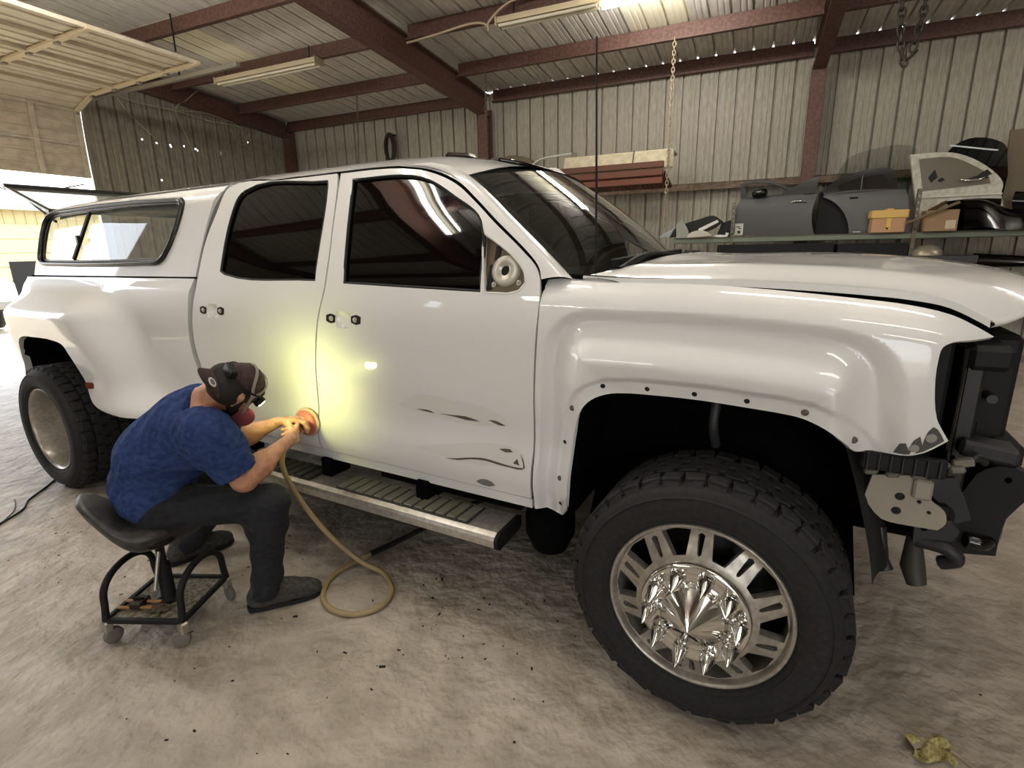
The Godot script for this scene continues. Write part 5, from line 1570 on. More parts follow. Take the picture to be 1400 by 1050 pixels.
	sf.mesh(sm, func(p: Vector3, s: float) -> float:
		# folds: running across the back towards the arms, and hanging near the waist
		var d1 := p.dot(Vector3(0.50, 0.80, 0.30))
		var d2 := p.dot(Vector3(0.75, 0.15, -0.65))
		s += 0.0045 * sin(d1 * 52.0 + 3.0 * sin(d2 * 9.0)) * smoothstep(0.95, 0.75, p.y) + 0.003 * sin(p.dot(Vector3(0.9, -0.3, 0.4)) * 95.0 + 2.0 * sin(p.y * 14.0))
		if p.distance_to(EL_R) < 0.20: s = maxf(s, (p - EL_R.lerp(SH_R, 0.14)).dot(dr))
		if p.distance_to(EL_L) < 0.18: s = maxf(s, (p - EL_L.lerp(SH_L, 0.22)).dot(dl))
		if p.distance_to(NECK + nd * 0.05) < 0.125: s = maxf(s, (p - NECK - nd * 0.035).dot(nd))
		return maxf(s, 0.495 - p.y + 0.12 * (p.x + 2.44)))
	part("shirt", sm.mesh(), blue, o)
	# jeans
	var denim := tri(mat(Color.WHITE, 0.85), noise(84, 0.04, Color(0.055, 0.06, 0.085), Color(0.11, 0.115, 0.145), 4, 256), Vector3(3, 3, 3), bumps(85, 0.03, 8.0, 3, 256), 0.6)
	var jf := Field.new(Vector3(-2.92, 0.0, -1.78), Vector3(-1.78, 0.72, -0.86), 0.0115, 48.0)
	jf.bone(HIP_R + Vector3(0, 0.01, 0), HIP_L + Vector3(0, 0.01, 0), 0.108, 0.108)
	for s in [[HIP_R, KNEE_R, ANK_R], [HIP_L, KNEE_L, ANK_L]]:
		jf.bone(s[0], s[1], 0.096, 0.074)
		jf.bone(s[1], s[1].lerp(s[2], 0.25), 0.072, 0.070)
		jf.bone(s[1].lerp(s[2], 0.25), s[2] + Vector3(0, -0.04, 0), 0.069, 0.066)
	var jm := MB.new()
	jf.mesh(jm, func(p: Vector3, s: float) -> float:
		s += 0.0035 * sin(p.y * 60.0 + 3.0 * sin(p.x * 16.0 + p.z * 12.0)) + 0.002 * sin((p.x + p.z) * 80.0)
		return maxf(s, 0.055 - p.y))
	part("jeans", jm.mesh(), denim, o)
	# boots
	var suede := tri(mat(Color.WHITE, 0.9), noise(86, 0.06, Color(0.17, 0.165, 0.16), Color(0.28, 0.27, 0.255), 4, 128), Vector3(5, 5, 5))
	for s in [[ANK_R, Vector3(0.62, 0, -0.78)], [ANK_L, Vector3(0.25, 0, -0.97)]]:
		var d: Vector3 = s[1].normalized()
		var a: Vector3 = Vector3(s[0].x, 0.0, s[0].z)
		var bo := Field.new(a + Vector3(-0.28, -0.01, -0.32), a + Vector3(0.30, 0.22, 0.20), 0.007, 90.0)
		bo.bone(a + Vector3(0, 0.15, 0), a + Vector3(0, 0.07, 0) - d * 0.015, 0.052, 0.050)
		bo.bone(a + Vector3(0, 0.052, 0) - d * 0.04, a + d * 0.07 + Vector3(0, 0.055, 0), 0.044, 0.046)
		bo.bone(a + d * 0.07 + Vector3(0, 0.060, 0), a + d * 0.17 + Vector3(0, 0.045, 0), 0.048, 0.040)
		bo.bone(a + d * 0.17 + Vector3(0, 0.043, 0), a + d * 0.205 + Vector3(0, 0.040, 0), 0.042, 0.032)
		bo.bone(a + Vector3(0, 0.07, 0), a + d * 0.11 + Vector3(0, 0.075, 0), 0.05, 0.034)
		var bm := MB.new()
		bo.mesh(bm, func(p: Vector3, v: float) -> float: return maxf(v, 0.018 - p.y))
		var bt := part("boot", bm.mesh(), suede, o)
		var sl := PackedVector2Array()
		var r := Vector3(-d.z, 0, d.x)
		for q in [[-0.088, 0.0], [-0.075, 0.034], [-0.02, 0.042], [0.07, 0.044], [0.15, 0.046], [0.205, 0.034], [0.24, 0.0]]: sl.append(Vector2(q[0], q[1]))
		for q in [[0.205, -0.034], [0.15, -0.046], [0.07, -0.044], [-0.02, -0.042], [-0.075, -0.034]]: sl.append(Vector2(q[0], q[1]))
		sub("sole", platem(smooth(sl, 3), [], a + Vector3(0, 0.022, 0), Basis(d, r, Vector3.UP), 0.021), mat(Color(0.06, 0.058, 0.055), 0.8), bt)
	cap(o)
	respirator(o)

func skull_pt(a: float, b: float, grow := 0.0) -> Vector3:
	# a: round from the face (0) towards the right ear (PI/2) and the back (PI); b: height above the band, 0..PI/2
	return HC + HU * 0.012 + (HF * cos(a) * (0.101 + grow) + HR * sin(a) * (0.086 + grow)) * cos(b) + HU * sin(b) * (0.100 + grow)

func cap(o: Node3D) -> void:
	var brown := tri(mat(Color.WHITE, 0.85), noise(87, 0.06, Color(0.20, 0.135, 0.125), Color(0.28, 0.20, 0.185), 4, 128), Vector3(6, 6, 6))
	var mb := MB.new()
	surf(mb, func(u: float, w: float) -> Vector3: return skull_pt(u * TAU, lerpf(-0.16, PI / 2 - 0.01, w), 0.0), 40, 14, func(p: Vector3) -> Vector3: return p - HC)
	lathe(mb, [Vector2(0.008, 0.0), Vector2(0.006, 0.004), Vector2(0, 0.005)], skull_pt(0, PI / 2), HU, 10)
	var c := part("cap", mb.mesh(), brown, o)
	# peak, worn to the back
	var pk := MB.new()
	for s in [0.0, -0.004]:
		surf(pk, func(u: float, w: float) -> Vector3:
			var a := PI + (u - 0.5) * 2.1
			var e := skull_pt(a, -0.12)
			var t := (-HF * 1.0 - HU * 0.18) * 0.085 * sqrt(maxf(0.0, 1.0 - pow((u - 0.5) * 2.0, 2.0) * 0.86))
			return e + t * w + HU * (s - 0.030 * pow((u - 0.5) * 2.0, 2.0) * w), 24, 6, func(p: Vector3) -> Vector3: return HU * (1.0 if s == 0.0 else -1.0))
	sub("cap_peak", pk.mesh(), brown, c)
	var at := skull_pt(PI - 0.42, -0.12) + (-HF - HU * 0.18) * 0.048 + HU * 0.0012
	sub("cap_sticker", lathem([Vector2(0.021, 0.0), Vector2(0.020, 0.001), Vector2(0.0, 0.0012)], at, HU + HR * 0.22, 24), mat(Color(0.86, 0.86, 0.85), 0.4), c, "round white sticker")
	sub("sticker_print", lathem([Vector2(0.013, 0.0016), Vector2(0.012, 0.0020), Vector2(0.0, 0.0020)], at, HU + HR * 0.22, 16), mat(Color(0.45, 0.46, 0.48), 0.5), c)
	# head torch: strap, battery box behind, lamp in front
	var st := MB.new()
	var ring := []
	for i in 40: ring.append(skull_pt(TAU * i / 40, 0.30, 0.003))
	for i in 40: beam(st, ring[i], ring[(i + 1) % 40], 0.004, 0.022, 0.0, HU)
	var t := part("head_torch", st.mesh(), mat(Color(0.07, 0.055, 0.055), 0.8), o)
	var bx := Basis(HR, HU, HR.cross(HU))
	sub("battery_box", boxm(skull_pt(PI - 0.1, 0.42, 0.016), Vector3(0.062, 0.042, 0.034), 0.005, Basis(HR, (HU * 0.8 - HF * 0.45).normalized(), HR.cross((HU * 0.8 - HF * 0.45).normalized()))), mat(Color(0.03, 0.03, 0.03), 0.3), t)
	var lp := skull_pt(0.72, 0.06, 0.010)
	sub("lamp_body", lathem([Vector2(0.0, -0.012), Vector2(0.023, -0.012), Vector2(0.025, 0.008), Vector2(0.021, 0.012)], lp, HF * 0.8 + HR * 0.75, 20), M.black, t)
	sub("lamp_lens", lathem([Vector2(0.021, 0.011), Vector2(0.015, 0.015), Vector2(0, 0.017)], lp, HF * 0.8 + HR * 0.75, 20), glow(Color(1.0, 0.97, 0.66), 14.0), t)
	var sp := SpotLight3D.new()
	sp.name = "lamp_light"
	add_child(sp)
	sp.position = T(lp + (HF + HR * 0.25).normalized() * 0.03)
	var target := T(Vector3(-2.12, 0.99, -1.71))
	sp.look_at_from_position(sp.position, target)
	sp.light_color = Color(0.98, 1.0, 0.62)
	sp.light_energy = 0.21
	sp.spot_angle = 80.0
	sp.spot_angle_attenuation = 1.0
	sp.spot_range = 8.0
	sp.spot_attenuation = 2.0
	sp.light_size = 0.03
	sp.shadow_enabled = true

func respirator(o: Node3D) -> void:
	var mf := Field.new(HC - Vector3.ONE * 0.2, HC + Vector3.ONE * 0.2, 0.005, 150.0)
	mf.bone(hp(0, -0.045, 0.105), hp(0, -0.085, 0.088), 0.026, 0.034)
	mf.bone(hp(0.03, -0.075, 0.085), hp(-0.03, -0.075, 0.085), 0.032, 0.032)
	mf.bone(hp(0.035, -0.072, 0.10), hp(0.062, -0.078, 0.105), 0.018, 0.02)
	mf.bone(hp(-0.035, -0.072, 0.10), hp(-0.062, -0.078, 0.105), 0.018, 0.02)
	var mb := MB.new(); mf.mesh(mb)
	var r := part("respirator", mb.mesh(), mat(Color(0.16, 0.16, 0.17), 0.5), o)
	for s in [1, -1]:
		var ax: Vector3 = Vector3(0.72, -0.42, 0.42).normalized() if s > 0 else (HF * 0.5 - HR).normalized()
		sub("filter", lathem([Vector2(0.0, 0.0), Vector2(0.044, 0.0), Vector2(0.049, 0.006), Vector2(0.049, 0.018), Vector2(0.042, 0.026), Vector2(0.0, 0.030)], hp(0.060 * s, -0.082, 0.098), ax, 28), mat(Color(0.62, 0.30, 0.34), 0.7), r, "pink round filter")
	var strap := mat(Color(0.58, 0.54, 0.50), 0.7)
	var runs := [
		[hp(0.07, -0.075, 0.08), hp(0.088, -0.035, 0.045), skull_pt(PI / 2 - 0.15, 0.0, 0.006), skull_pt(PI / 2 - 0.05, 0.22, 0.006)],
		[skull_pt(PI / 2 - 0.05, 0.22, 0.006), skull_pt(PI / 2 + 0.25, 0.65, 0.005), skull_pt(PI / 2 + 0.5, 1.1, 0.005), skull_pt(PI, 1.40, 0.005), skull_pt(-PI / 2 - 0.5, 1.1, 0.005), skull_pt(-PI / 2, 0.2, 0.006)],
		[skull_pt(PI / 2 - 0.05, 0.22, 0.006), skull_pt(PI / 2 - 0.45, 0.55, 0.005), skull_pt(PI / 2 - 0.9, 0.80, 0.005), skull_pt(0.0, 0.95, 0.005), skull_pt(-0.9, 0.7, 0.005), skull_pt(-PI / 2, 0.2, 0.006)]]
	var sm := MB.new()
	for q in runs:
		var pts := path(q, 8)
		for i in pts.size() - 1: beam(sm, pts[i], pts[i + 1], 0.003, 0.013, 0.0, (pts[i + 1] - pts[i]).cross(pts[i] - HC))
	sub("strap", sm.mesh(), strap, r)

func stool() -> void:
	var o := tthing("rolling_stool", "black creeper stool on casters with a saddle seat and a square tray under it", "stool", Vector3(-2.36, 0, -1.02))
	var blk := tri(mat(Color.WHITE, 0.45), noise(91, 0.04, Color(0.15, 0.147, 0.142), Color(0.26, 0.255, 0.245), 4, 256), Vector3(3, 3, 3))
	var F := Vector3(0.436, 0, -0.90)
	var R := Vector3(0.90, 0, 0.436)
	var c := Vector3(-2.44, 0.40, -1.06)
	# saddle seat: a scooped pad with its back edge turned up
	var mb := MB.new()
	for side in [1.0, -1.0]:
		surf(mb, func(u: float, w: float) -> Vector3:
			var a := w * TAU
			var rad := u
			var fx := cos(a) * rad
			var sx := sin(a) * rad
			var back := smoothstep(-0.15, -1.0, fx)
			var y := 0.010 + 0.03 * sx * sx + 0.175 * pow(back, 1.5) - 0.02 * smoothstep(0.4, 1.0, fx)
			var th := 0.074 * sqrt(maxf(0.0, 1.0 - pow(rad, 3.0)))
			var wd := 0.205 * (1.0 - 0.28 * smoothstep(0.0, 1.0, fx))
			return c + F * (fx * 0.20 - 0.035 * back) + R * (sx * wd) + Vector3(0, y + th * side, 0), 18, 48, func(p: Vector3) -> Vector3: return Vector3(0, side, 0))
	part("seat", mb.mesh(), blk, o)
	var tray := [Vector3(-2.40, 0.115, -0.81), Vector3(-2.11, 0.115, -0.955), Vector3(-2.24, 0.115, -1.23), Vector3(-2.53, 0.115, -1.085)]
	var mid: Vector3 = (tray[0] + tray[2]) * 0.5
	part("post", lathem([Vector2(0.0, 0.0), Vector2(0.05, 0.0), Vector2(0.05, 0.01), Vector2(0.028, 0.02), Vector2(0.028, 0.17), Vector2(0.018, 0.175), Vector2(0.018, 0.27), Vector2(0.07, 0.28), Vector2(0.07, 0.30), Vector2(0, 0.30)], Vector3(mid.x, 0.115, mid.z), Vector3.UP, 20), M.black, o)
	part("height_lever", tubem([Vector3(mid.x + 0.01, 0.35, mid.z + 0.01), Vector3(mid.x + 0.03, 0.20, mid.z + 0.06)], 0.008, 8), M.galv, o)
	for s in [[0, 3], [1, 2]]:
		var a: Vector3 = tray[s[0]]
		var b: Vector3 = tray[s[1]]
		var pts := [a]
		for i in 13:
			var t := PI * i / 12.0
			pts.append(a.lerp(b, 0.5 - 0.47 * cos(t)) + Vector3(0, 0.055 + 0.135 * pow(sin(t), 0.7), 0))
		pts.append(b)
		part("arch_leg", tubem(path(pts, 3), 0.014, 10), M.black, o)
	for i in 4: part("tray_edge", beam_mesh(tray[i], tray[(i + 1) % 4], 0.02, 0.022), M.black, o)
	var tm := MB.new()
	tm.quad(tray[0], tray[1], tray[2], tray[3], Vector3.UP)
	for i in 4: tm.quad(tray[i] + Vector3(0, -0.006, 0), tray[(i + 1) % 4] + Vector3(0, -0.006, 0), tray[(i + 1) % 4], tray[i], tray[i] - mid)
	part("tray", tm.mesh(), tri(mat(Color.WHITE, 0.6), noise(92, 0.05, Color(0.36, 0.33, 0.28), Color(0.58, 0.55, 0.48), 5, 256), Vector3(3, 3, 3)), o)
	for i in 4:
		var p: Vector3 = tray[i]
		var dr := Vector3(sin(i * 2.0), 0, cos(i * 2.0 + 0.6)).normalized()
		var cs := part("caster", boxm(p + Vector3(0, -0.028, 0), Vector3(0.034, 0.05, 0.034), 0.006), M.galv, o)
		sub("caster_wheel", lathem([Vector2(0.0, 0.013), Vector2(0.030, 0.013), Vector2(0.036, 0.007), Vector2(0.036, -0.007), Vector2(0.030, -0.013), Vector2(0.0, -0.013)], Vector3(p.x, 0.037, p.z) - dr * 0.014, dr.cross(Vector3.UP), 20), mat(Color(0.42, 0.40, 0.37), 0.6), cs)
	# things lying on the tray
	var k := tthing("bar_clamp", "small bar clamp with wooden jaws lying on the tray of the stool", "clamp", Vector3(-2.38, 0.115, -0.93))
	var wood := mat(Color(0.62, 0.46, 0.28), 0.6)
	part("bar", boxm(Vector3(-2.375, 0.128, -0.945), Vector3(0.16, 0.010, 0.014), 0.002, Basis(Vector3.UP, 0.45)), wood, k)
	part("bar", boxm(Vector3(-2.365, 0.126, -0.905), Vector3(0.15, 0.010, 0.014), 0.002, Basis(Vector3.UP, 0.50)), wood, k)
	part("jaw", boxm(Vector3(-2.375, 0.132, -0.93), Vector3(0.05, 0.028, 0.07), 0.004, Basis(Vector3.UP, 0.5)), mat(Color(0.16, 0.12, 0.10), 0.6), k)
	part("screw", tubem([Vector3(-2.36, 0.15, -0.94), Vector3(-2.40, 0.15, -0.92)], 0.006, 8), M.steel_dark, k)
	var rg := tthing("rag", "crumpled brown rag on the tray of the stool", "rag", Vector3(-2.27, 0.115, -0.97))
	var rm := MB.new()
	surf(rm, func(u: float, w: float) -> Vector3: return Vector3(-2.30 + 0.07 * u + 0.01 * sin(w * 9.0), 0.120 + 0.018 * absf(sin(u * 7.0 + w * 5.0)) * sin(u * PI) * sin(w * PI) + 0.002, -0.985 + 0.06 * w + 0.01 * sin(u * 8.0)), 14, 14, func(p: Vector3) -> Vector3: return Vector3.UP)
	part("cloth", rm.mesh(), mat(Color(0.34, 0.29, 0.23), 0.9), rg)
	# the sander pressed on the door
	var s := tthing("air_sander", "red and white round air sander pressed on the rear door", "sander", Vector3(-2.165, 0.737, -1.72))
	var p0 := Vector3(-2.165, 0.737, -1.724)
	var ax := Vector3(0.10, -0.03, 1.0).normalized()
	part("sanding_pad", lathem([Vector2(0.0, 0.0), Vector2(0.075, 0.0), Vector2(0.076, 0.006), Vector2(0.073, 0.014), Vector2(0.0, 0.016)], p0, ax, 40), mat(Color(0.74, 0.62, 0.52), 0.7), s)
	part("shroud", lathem([Vector2(0.062, 0.016), Vector2(0.066, 0.020), Vector2(0.060, 0.030), Vector2(0.045, 0.036), Vector2(0.043, 0.046)], p0, ax, 36), mat(Color(0.70, 0.40, 0.34), 0.5), s)
	part("motor_body", lathem([Vector2(0.043, 0.044), Vector2(0.040, 0.060), Vector2(0.033, 0.072), Vector2(0.033, 0.10), Vector2(0.037, 0.108), Vector2(0.036, 0.122), Vector2(0.0, 0.126)], p0, ax, 32), mat(Color(0.80, 0.66, 0.58), 0.45), s)
	part("grip_ring", lathem([Vector2(0.034, 0.082), Vector2(0.0385, 0.086), Vector2(0.0385, 0.098), Vector2(0.034, 0.102)], p0, ax, 32), mat(Color(0.64, 0.34, 0.30), 0.6), s)
	part("air_inlet", tubem(path([p0 + ax * 0.09 + Vector3(0, -0.03, 0), p0 + ax * 0.12 + Vector3(0.01, -0.055, 0), p0 + ax * 0.19 + Vector3(0.02, -0.075, 0)], 5), 0.014, 10), M.black, s)

# ---------------------------------------------------------------- on the floor
func floor_things() -> void:
	# air hose from the sander down to the floor, a loop, and away under the truck
	var h := tthing("air_hose", "tan air hose looped on the floor beside the boot, running up to the sander", "hose", Vector3(-1.8, 0, -1.6))
	var pts := path([Vector3(-2.125, 0.665, -1.535), Vector3(-2.10, 0.58, -1.50), Vector3(-2.05, 0.42, -1.53), Vector3(-1.96, 0.22, -1.60), Vector3(-1.84, 0.07, -1.67), Vector3(-1.72, 0.018, -1.70), Vector3(-1.59, 0.014, -1.62), Vector3(-1.555, 0.014, -1.50), Vector3(-1.63, 0.014, -1.405), Vector3(-1.755, 0.014, -1.39), Vector3(-1.86, 0.014, -1.45), Vector3(-1.93, 0.014, -1.575), Vector3(-1.915, 0.014, -1.735), Vector3(-1.90, 0.014, -1.80)], 7)
	part("hose", tubem(pts, 0.0125, 10), mat(Color(0.60, 0.52, 0.38), 0.55), h)
	part("hose_tail", tubem(path([Vector3(-1.90, 0.016, -1.80), Vector3(-1.86, 0.016, -1.95), Vector3(-1.80, 0.016, -2.20), Vector3(-1.70, 0.016, -2.60), Vector3(-1.40, 0.016, -3.1)], 6), 0.0145, 10), mat(Color(0.12, 0.11, 0.10), 0.5), h, "dark end of the hose")
	var c := tthing("power_cord", "thin dark cord on the floor by the rear wheel", "cord", Vector3(-4.4, 0, -1.2))
	part("cord", tubem(path([Vector3(-4.72, 0.008, -1.52), Vector3(-4.58, 0.008, -1.40), Vector3(-4.42, 0.008, -1.24), Vector3(-4.28, 0.008, -1.16), Vector3(-4.18, 0.008, -1.03), Vector3(-4.05, 0.008, -0.85)], 6), 0.007, 6), M.steel_dark, c)
	part("cord", tubem(path([Vector3(-4.52, 0.007, -1.20), Vector3(-4.42, 0.007, -1.17), Vector3(-4.30, 0.007, -1.12), Vector3(-4.2, 0.007, -1.04)], 6), 0.004, 6), M.steel_dark, c)
	# crumpled masking tape with its paper
	var t := tthing("masking_tape_scrap", "crumpled yellow masking tape and paper on the floor at the bottom right", "tape", Vector3(0.47, 0, -1.80))
	var tm := MB.new()
	surf(tm, func(u: float, w: float) -> Vector3: return Vector3(0.415 + 0.105 * u + 0.012 * sin(w * 9.0), 0.006 + 0.030 * absf(sin(u * 5.5 + w * 3.0)) * (0.35 + 0.65 * sin(w * PI)), -1.845 + 0.10 * w + 0.02 * sin(u * 6.0)), 16, 14, func(p: Vector3) -> Vector3: return Vector3.UP)
	part("tape", tm.mesh(), tri(mat(Color.WHITE, 0.7), noise(101, 0.08, Color(0.52, 0.46, 0.20), Color(0.74, 0.70, 0.52), 3, 128), Vector3(8, 8, 8)), t)
	part("paper", boxm(Vector3(0.44, 0.024, -1.79), Vector3(0.05, 0.004, 0.03), 0.001, Basis(Vector3(0.3, 1, 0.2).normalized(), 0.6)), mat(Color(0.62, 0.58, 0.50), 0.8), t)
	part("strip", tubem(path([Vector3(0.525, 0.012, -1.815), Vector3(0.555, 0.008, -1.80), Vector3(0.585, 0.006, -1.765), Vector3(0.60, 0.006, -1.72)], 5), 0.0035, 5), mat(Color(0.66, 0.60, 0.48), 0.6), t)
	# scraps and grit scattered about, too many and too small to tell apart
	var g := RandomNumberGenerator.new()
	g.seed = 4
	var gm := MB.new()
	var wm := MB.new()
	for i in 170:
		var x: float
		var z: float
		if i < 90: x = g.randf_range(-3.9, -1.2); z = g.randf_range(-2.3, -0.55)
		elif i < 130: x = g.randf_range(-1.5, -0.6); z = g.randf_range(-1.9, -1.2)
		else: x = g.randf_range(-4.0, 1.2); z = g.randf_range(-3.0, -0.7)
		if Vector2(x + 0.22, z + 1.6).length() < 0.5: continue
		var sz := g.randf_range(0.003, 0.008) * (1.3 if g.randf() < 0.15 else 1.0)
		box(wm if g.randf() < 0.15 else gm, Vector3(x, sz * 0.2, z), Vector3(sz * g.randf_range(1.0, 2.6), sz * 0.5, sz), sz * 0.12, Basis(Vector3.UP, g.randf() * TAU))
	var ds := thing("floor_debris", "dark chips and grit scattered over the concrete", "debris", Vector3.ZERO, DT)
	ds.set_meta("kind", "stuff")
	part("dark_chips", gm.mesh(), mat(Color(0.09, 0.075, 0.065), 0.9), ds).set_meta("kind", "stuff")
	part("pale_chips", wm.mesh(), mat(Color(0.66, 0.62, 0.55), 0.8), ds).set_meta("kind", "stuff")

# ---------------------------------------------------------------- hanging from the roof and on the walls (world axes)
func chain(called: String, label: String, pts: Array, r: float, link: float, mt: Material) -> void:
	var o := thing(called, label, "chain", pts[0])
	var mb := MB.new()
	var along := 0.0
	var k := 0
	for i in pts.size() - 1:
		var a: Vector3 = pts[i]
		var b: Vector3 = pts[i + 1]
		var L := a.distance_to(b)
		var d := (b - a).normalized()
		while along < L:
			var c: Vector3 = a + d * (along + link * 0.5) - pts[0]
			var bs := axes(d)
			var s := bs.x if k % 2 == 0 else bs.y
			var loop := []
			for q in 8:
				var t := TAU * q / 8.0
				loop.append(c + d * cos(t) * link * 0.62 + s * sin(t) * link * 0.34)
			tube(mb, loop, r, 5, true)
			along += link * 0.82
			k += 1
		along -= L
	part("chain_links", mb.mesh(), mt, o).set_meta("kind", "stuff")

func hanging_things() -> void:
	var rust := mat(Color(0.44, 0.37, 0.30), 0.6, 0.3)
	chain("hanging_chain", "long chain hanging from a purlin down past the end of the hung shelf", [Vector3(-1.22, 4.24, -8.12), Vector3(-1.235, 1.9, -8.12)], 0.006, 0.062, mat(Color(0.66, 0.60, 0.50), 0.5, 0.3))
	chain("hanging_chain", "chain hanging in front of the post under the big rafter", [Vector3(-4.02, 4.22, -8.12), Vector3(-4.05, 2.75, -8.12)], 0.006, 0.062, rust)
	chain("hanging_chain", "thin chain hanging from a purlin left of the big rafter", [Vector3(-6.50, 4.22, -8.12), Vector3(-6.62, 2.9, -8.14)], 0.004, 0.05, rust)
	# a heavy chain slung in a loop from the roof on the right
	var sl := []
	for i in 13:
		var t := i / 12.0
		sl.append(Vector3(lerpf(1.01, 1.24, t), 4.42 - 1.22 * pow(sin(t * PI), 0.45), -6.6))
	chain("chain_loop", "heavy dark chain slung in a loop from the roof at the right", sl, 0.011, 0.085, mat(Color(0.26, 0.24, 0.21), 0.5, 0.5))
	# coil of cable on the back wall
	var c := thing("cable_coil", "coil of dark cable hung on the back wall", "cable", Vector3(-6.75, 3.55, -9.36))
	for i in 6:
		var loop := []
		for q in 18:
			var t := TAU * q / 18.0
			loop.append(Vector3((0.07 + 0.012 * i) * cos(t) * (1.0 + 0.08 * sin(i * 2.1)) + 0.012 * i - 0.03, 0.24 * sin(t) + 0.02 * sin(i * 1.7), 0.02 + 0.014 * i))
		part("cable_turn", tubem(loop, 0.022, 6, true), mat(Color(0.15, 0.125, 0.10), 0.7), c)
	part("hook", boxm(Vector3(0, 0.26, -0.02), Vector3(0.03, 0.03, 0.26), 0.004), M.steel_dark, c)
	part("loose_end", tubem(path([Vector3(-0.09, 0.0, 0.05), Vector3(-0.13, -0.25, 0.03), Vector3(-0.12, -0.50, 0.02)], 5), 0.014, 6), mat(Color(0.15, 0.125, 0.10), 0.7), c)
	# conduit along the purlin by the lit fitting
	one("conduit", tubem(path([Vector3(-4.5, 4.27, -6.74), Vector3(-4.0, 4.30, -6.74), Vector3(-3.55, 4.335, -6.74), Vector3(-3.30, 4.28, -6.70), Vector3(-3.26, 4.20, -6.70), Vector3(-3.24, 4.30, -6.69), Vector3(-2.95, 4.46, -6.69), Vector3(-2.5, 4.47, -6.70)], 6), 0.014, 6), mat(Color(0.72, 0.64, 0.54), 0.5), "pale conduit bent along the purlin by the lit fitting", "conduit")
	# loose wires drooping over the end wall
	var w := thing("loose_wiring", "loose pale wires drooping across the dark end wall", "wire", Vector3(-9.44, 4.0, -7.0))
	for q in [
		[Vector3(0.05, 0.13, 1.4), Vector3(0.03, 0.02, 0.9), Vector3(0.03, 0.02, 0.15), Vector3(0.03, -0.02, -0.5), Vector3(0.03, 0.0, -1.08), Vector3(0.03, -0.1, -1.2)],
		[Vector3(0.05, 0.12, 1.2), Vector3(0.03, -0.2, 0.95), Vector3(0.03, -0.5, 0.60)],
		[Vector3(0.1, 0.45, -0.30), Vector3(0.05, 0.22, -0.05), Vector3(0.03, 0.02, 0.16), Vector3(0.03, -0.5, -0.02), Vector3(0.03, -1.15, -0.20)],
		[Vector3(0.03, 0.02, 0.15), Vector3(0.03, 0.10, -0.4), Vector3(0.03, 0.04, -1.0)],
		[Vector3(0.03, -0.05, -0.9), Vector3(0.03, -0.3, -1.05), Vector3(0.03, -0.32, -1.2)]]:
		part("wire", tubem(path(q, 6), 0.008, 5), M.wire, w)
	# a cable strung across the doorway outside
	one("overhead_cable", tubem(path([Vector3(-10.2, 2.85, -3.0), Vector3(-10.2, 2.60, -4.4), Vector3(-10.2, 2.60, -5.0), Vector3(-10.2, 2.75, -5.6)], 6), 0.012, 6), M.steel_dark, "dark cable drooping across the top of the door opening", "cable")
	# shelf hung from the purlins: brown ribbed sheet with cream foam on it
	var hz := -8.45
	var s := thing("hung_shelf", "brown ribbed sheet shelf hung on chains in front of the back wall", "shelf", Vector3(-2.0, 2.45, hz))
	var rb := sheet(1.56, 0.75, 0.13)
	var deck := part("ribbed_deck", rb, mat(Color(0.36, 0.19, 0.12), 0.6), s)
	deck.transform = Transform3D(Basis(Vector3.RIGHT, PI / 2 - 0.16), Vector3(-0.82, -0.02, -0.40))
	for q in [[0.0, 0.35], [0.11, 0.34], [0.22, 0.30]]:
		part("brown_board", boxm(Vector3(-0.10, q[0] + 0.02, q[1]), Vector3(1.62, 0.085, 0.05), 0.008), mat(Color(0.40 - q[0] * 0.2, 0.21, 0.135), 0.6), s)
	var fm := thing("foam_slab", "long cream foam slab lying on the hung shelf", "foam", Vector3(-1.98, 2.76, hz))
	part("slab", boxm(Vector3(0, 0.0, 0.24), Vector3(1.62, 0.26, 0.06), 0.02, Basis(Vector3.RIGHT, -0.10)), tri(mat(Color.WHITE, 0.8), noise(111, 0.03, Color(0.72, 0.68, 0.58), Color(0.79, 0.75, 0.65), 4, 128), Vector3(2, 2, 2)), fm)
	part("slab_top", boxm(Vector3(0, 0.115, 0.0), Vector3(1.60, 0.05, 0.44), 0.02), mat(Color(0.74, 0.70, 0.60), 0.8), fm)
	part("strap", boxm(Vector3(0.25, 0.02, 0.275), Vector3(0.015, 0.25, 0.012), 0.002, Basis(Vector3(0, 0, 1), -0.12)), mat(Color(0.36, 0.30, 0.24), 0.7), fm)
	var pn := thing("leaning_sheet", "grey brown bent sheet leaning on the back wall behind the cab roof", "sheet", Vector3(-4.15, 2.75, -9.28))
	part("panel", platem(smooth(poly([-0.36, 0.0, -0.30, 0.26, -0.12, 0.42, 0.10, 0.44, 0.42, 0.34, 0.62, 0.10, 0.62, -0.05]), 2), [], Vector3(0, 0, 0), Basis(Vector3.UP, 0.2), 0.05), mat(Color(0.42, 0.37, 0.29), 0.7), pn)
	var lp := thing("bent_trim", "pale bent trim strip with a grey end standing on the hung shelf", "trim strip", Vector3(-2.95, 2.75, -8.3))
	part("strip", tubem(path([Vector3(-0.45, 0.05, 0), Vector3(-0.25, 0.17, 0), Vector3(0.05, 0.20, 0), Vector3(0.26, 0.21, 0)], 6), 0.018, 8), mat(Color(0.72, 0.72, 0.68), 0.4), lp)
	part("end", boxm(Vector3(0.30, 0.07, 0), Vector3(0.10, 0.30, 0.05), 0.02), mat(Color(0.46, 0.44, 0.40), 0.6), lp)

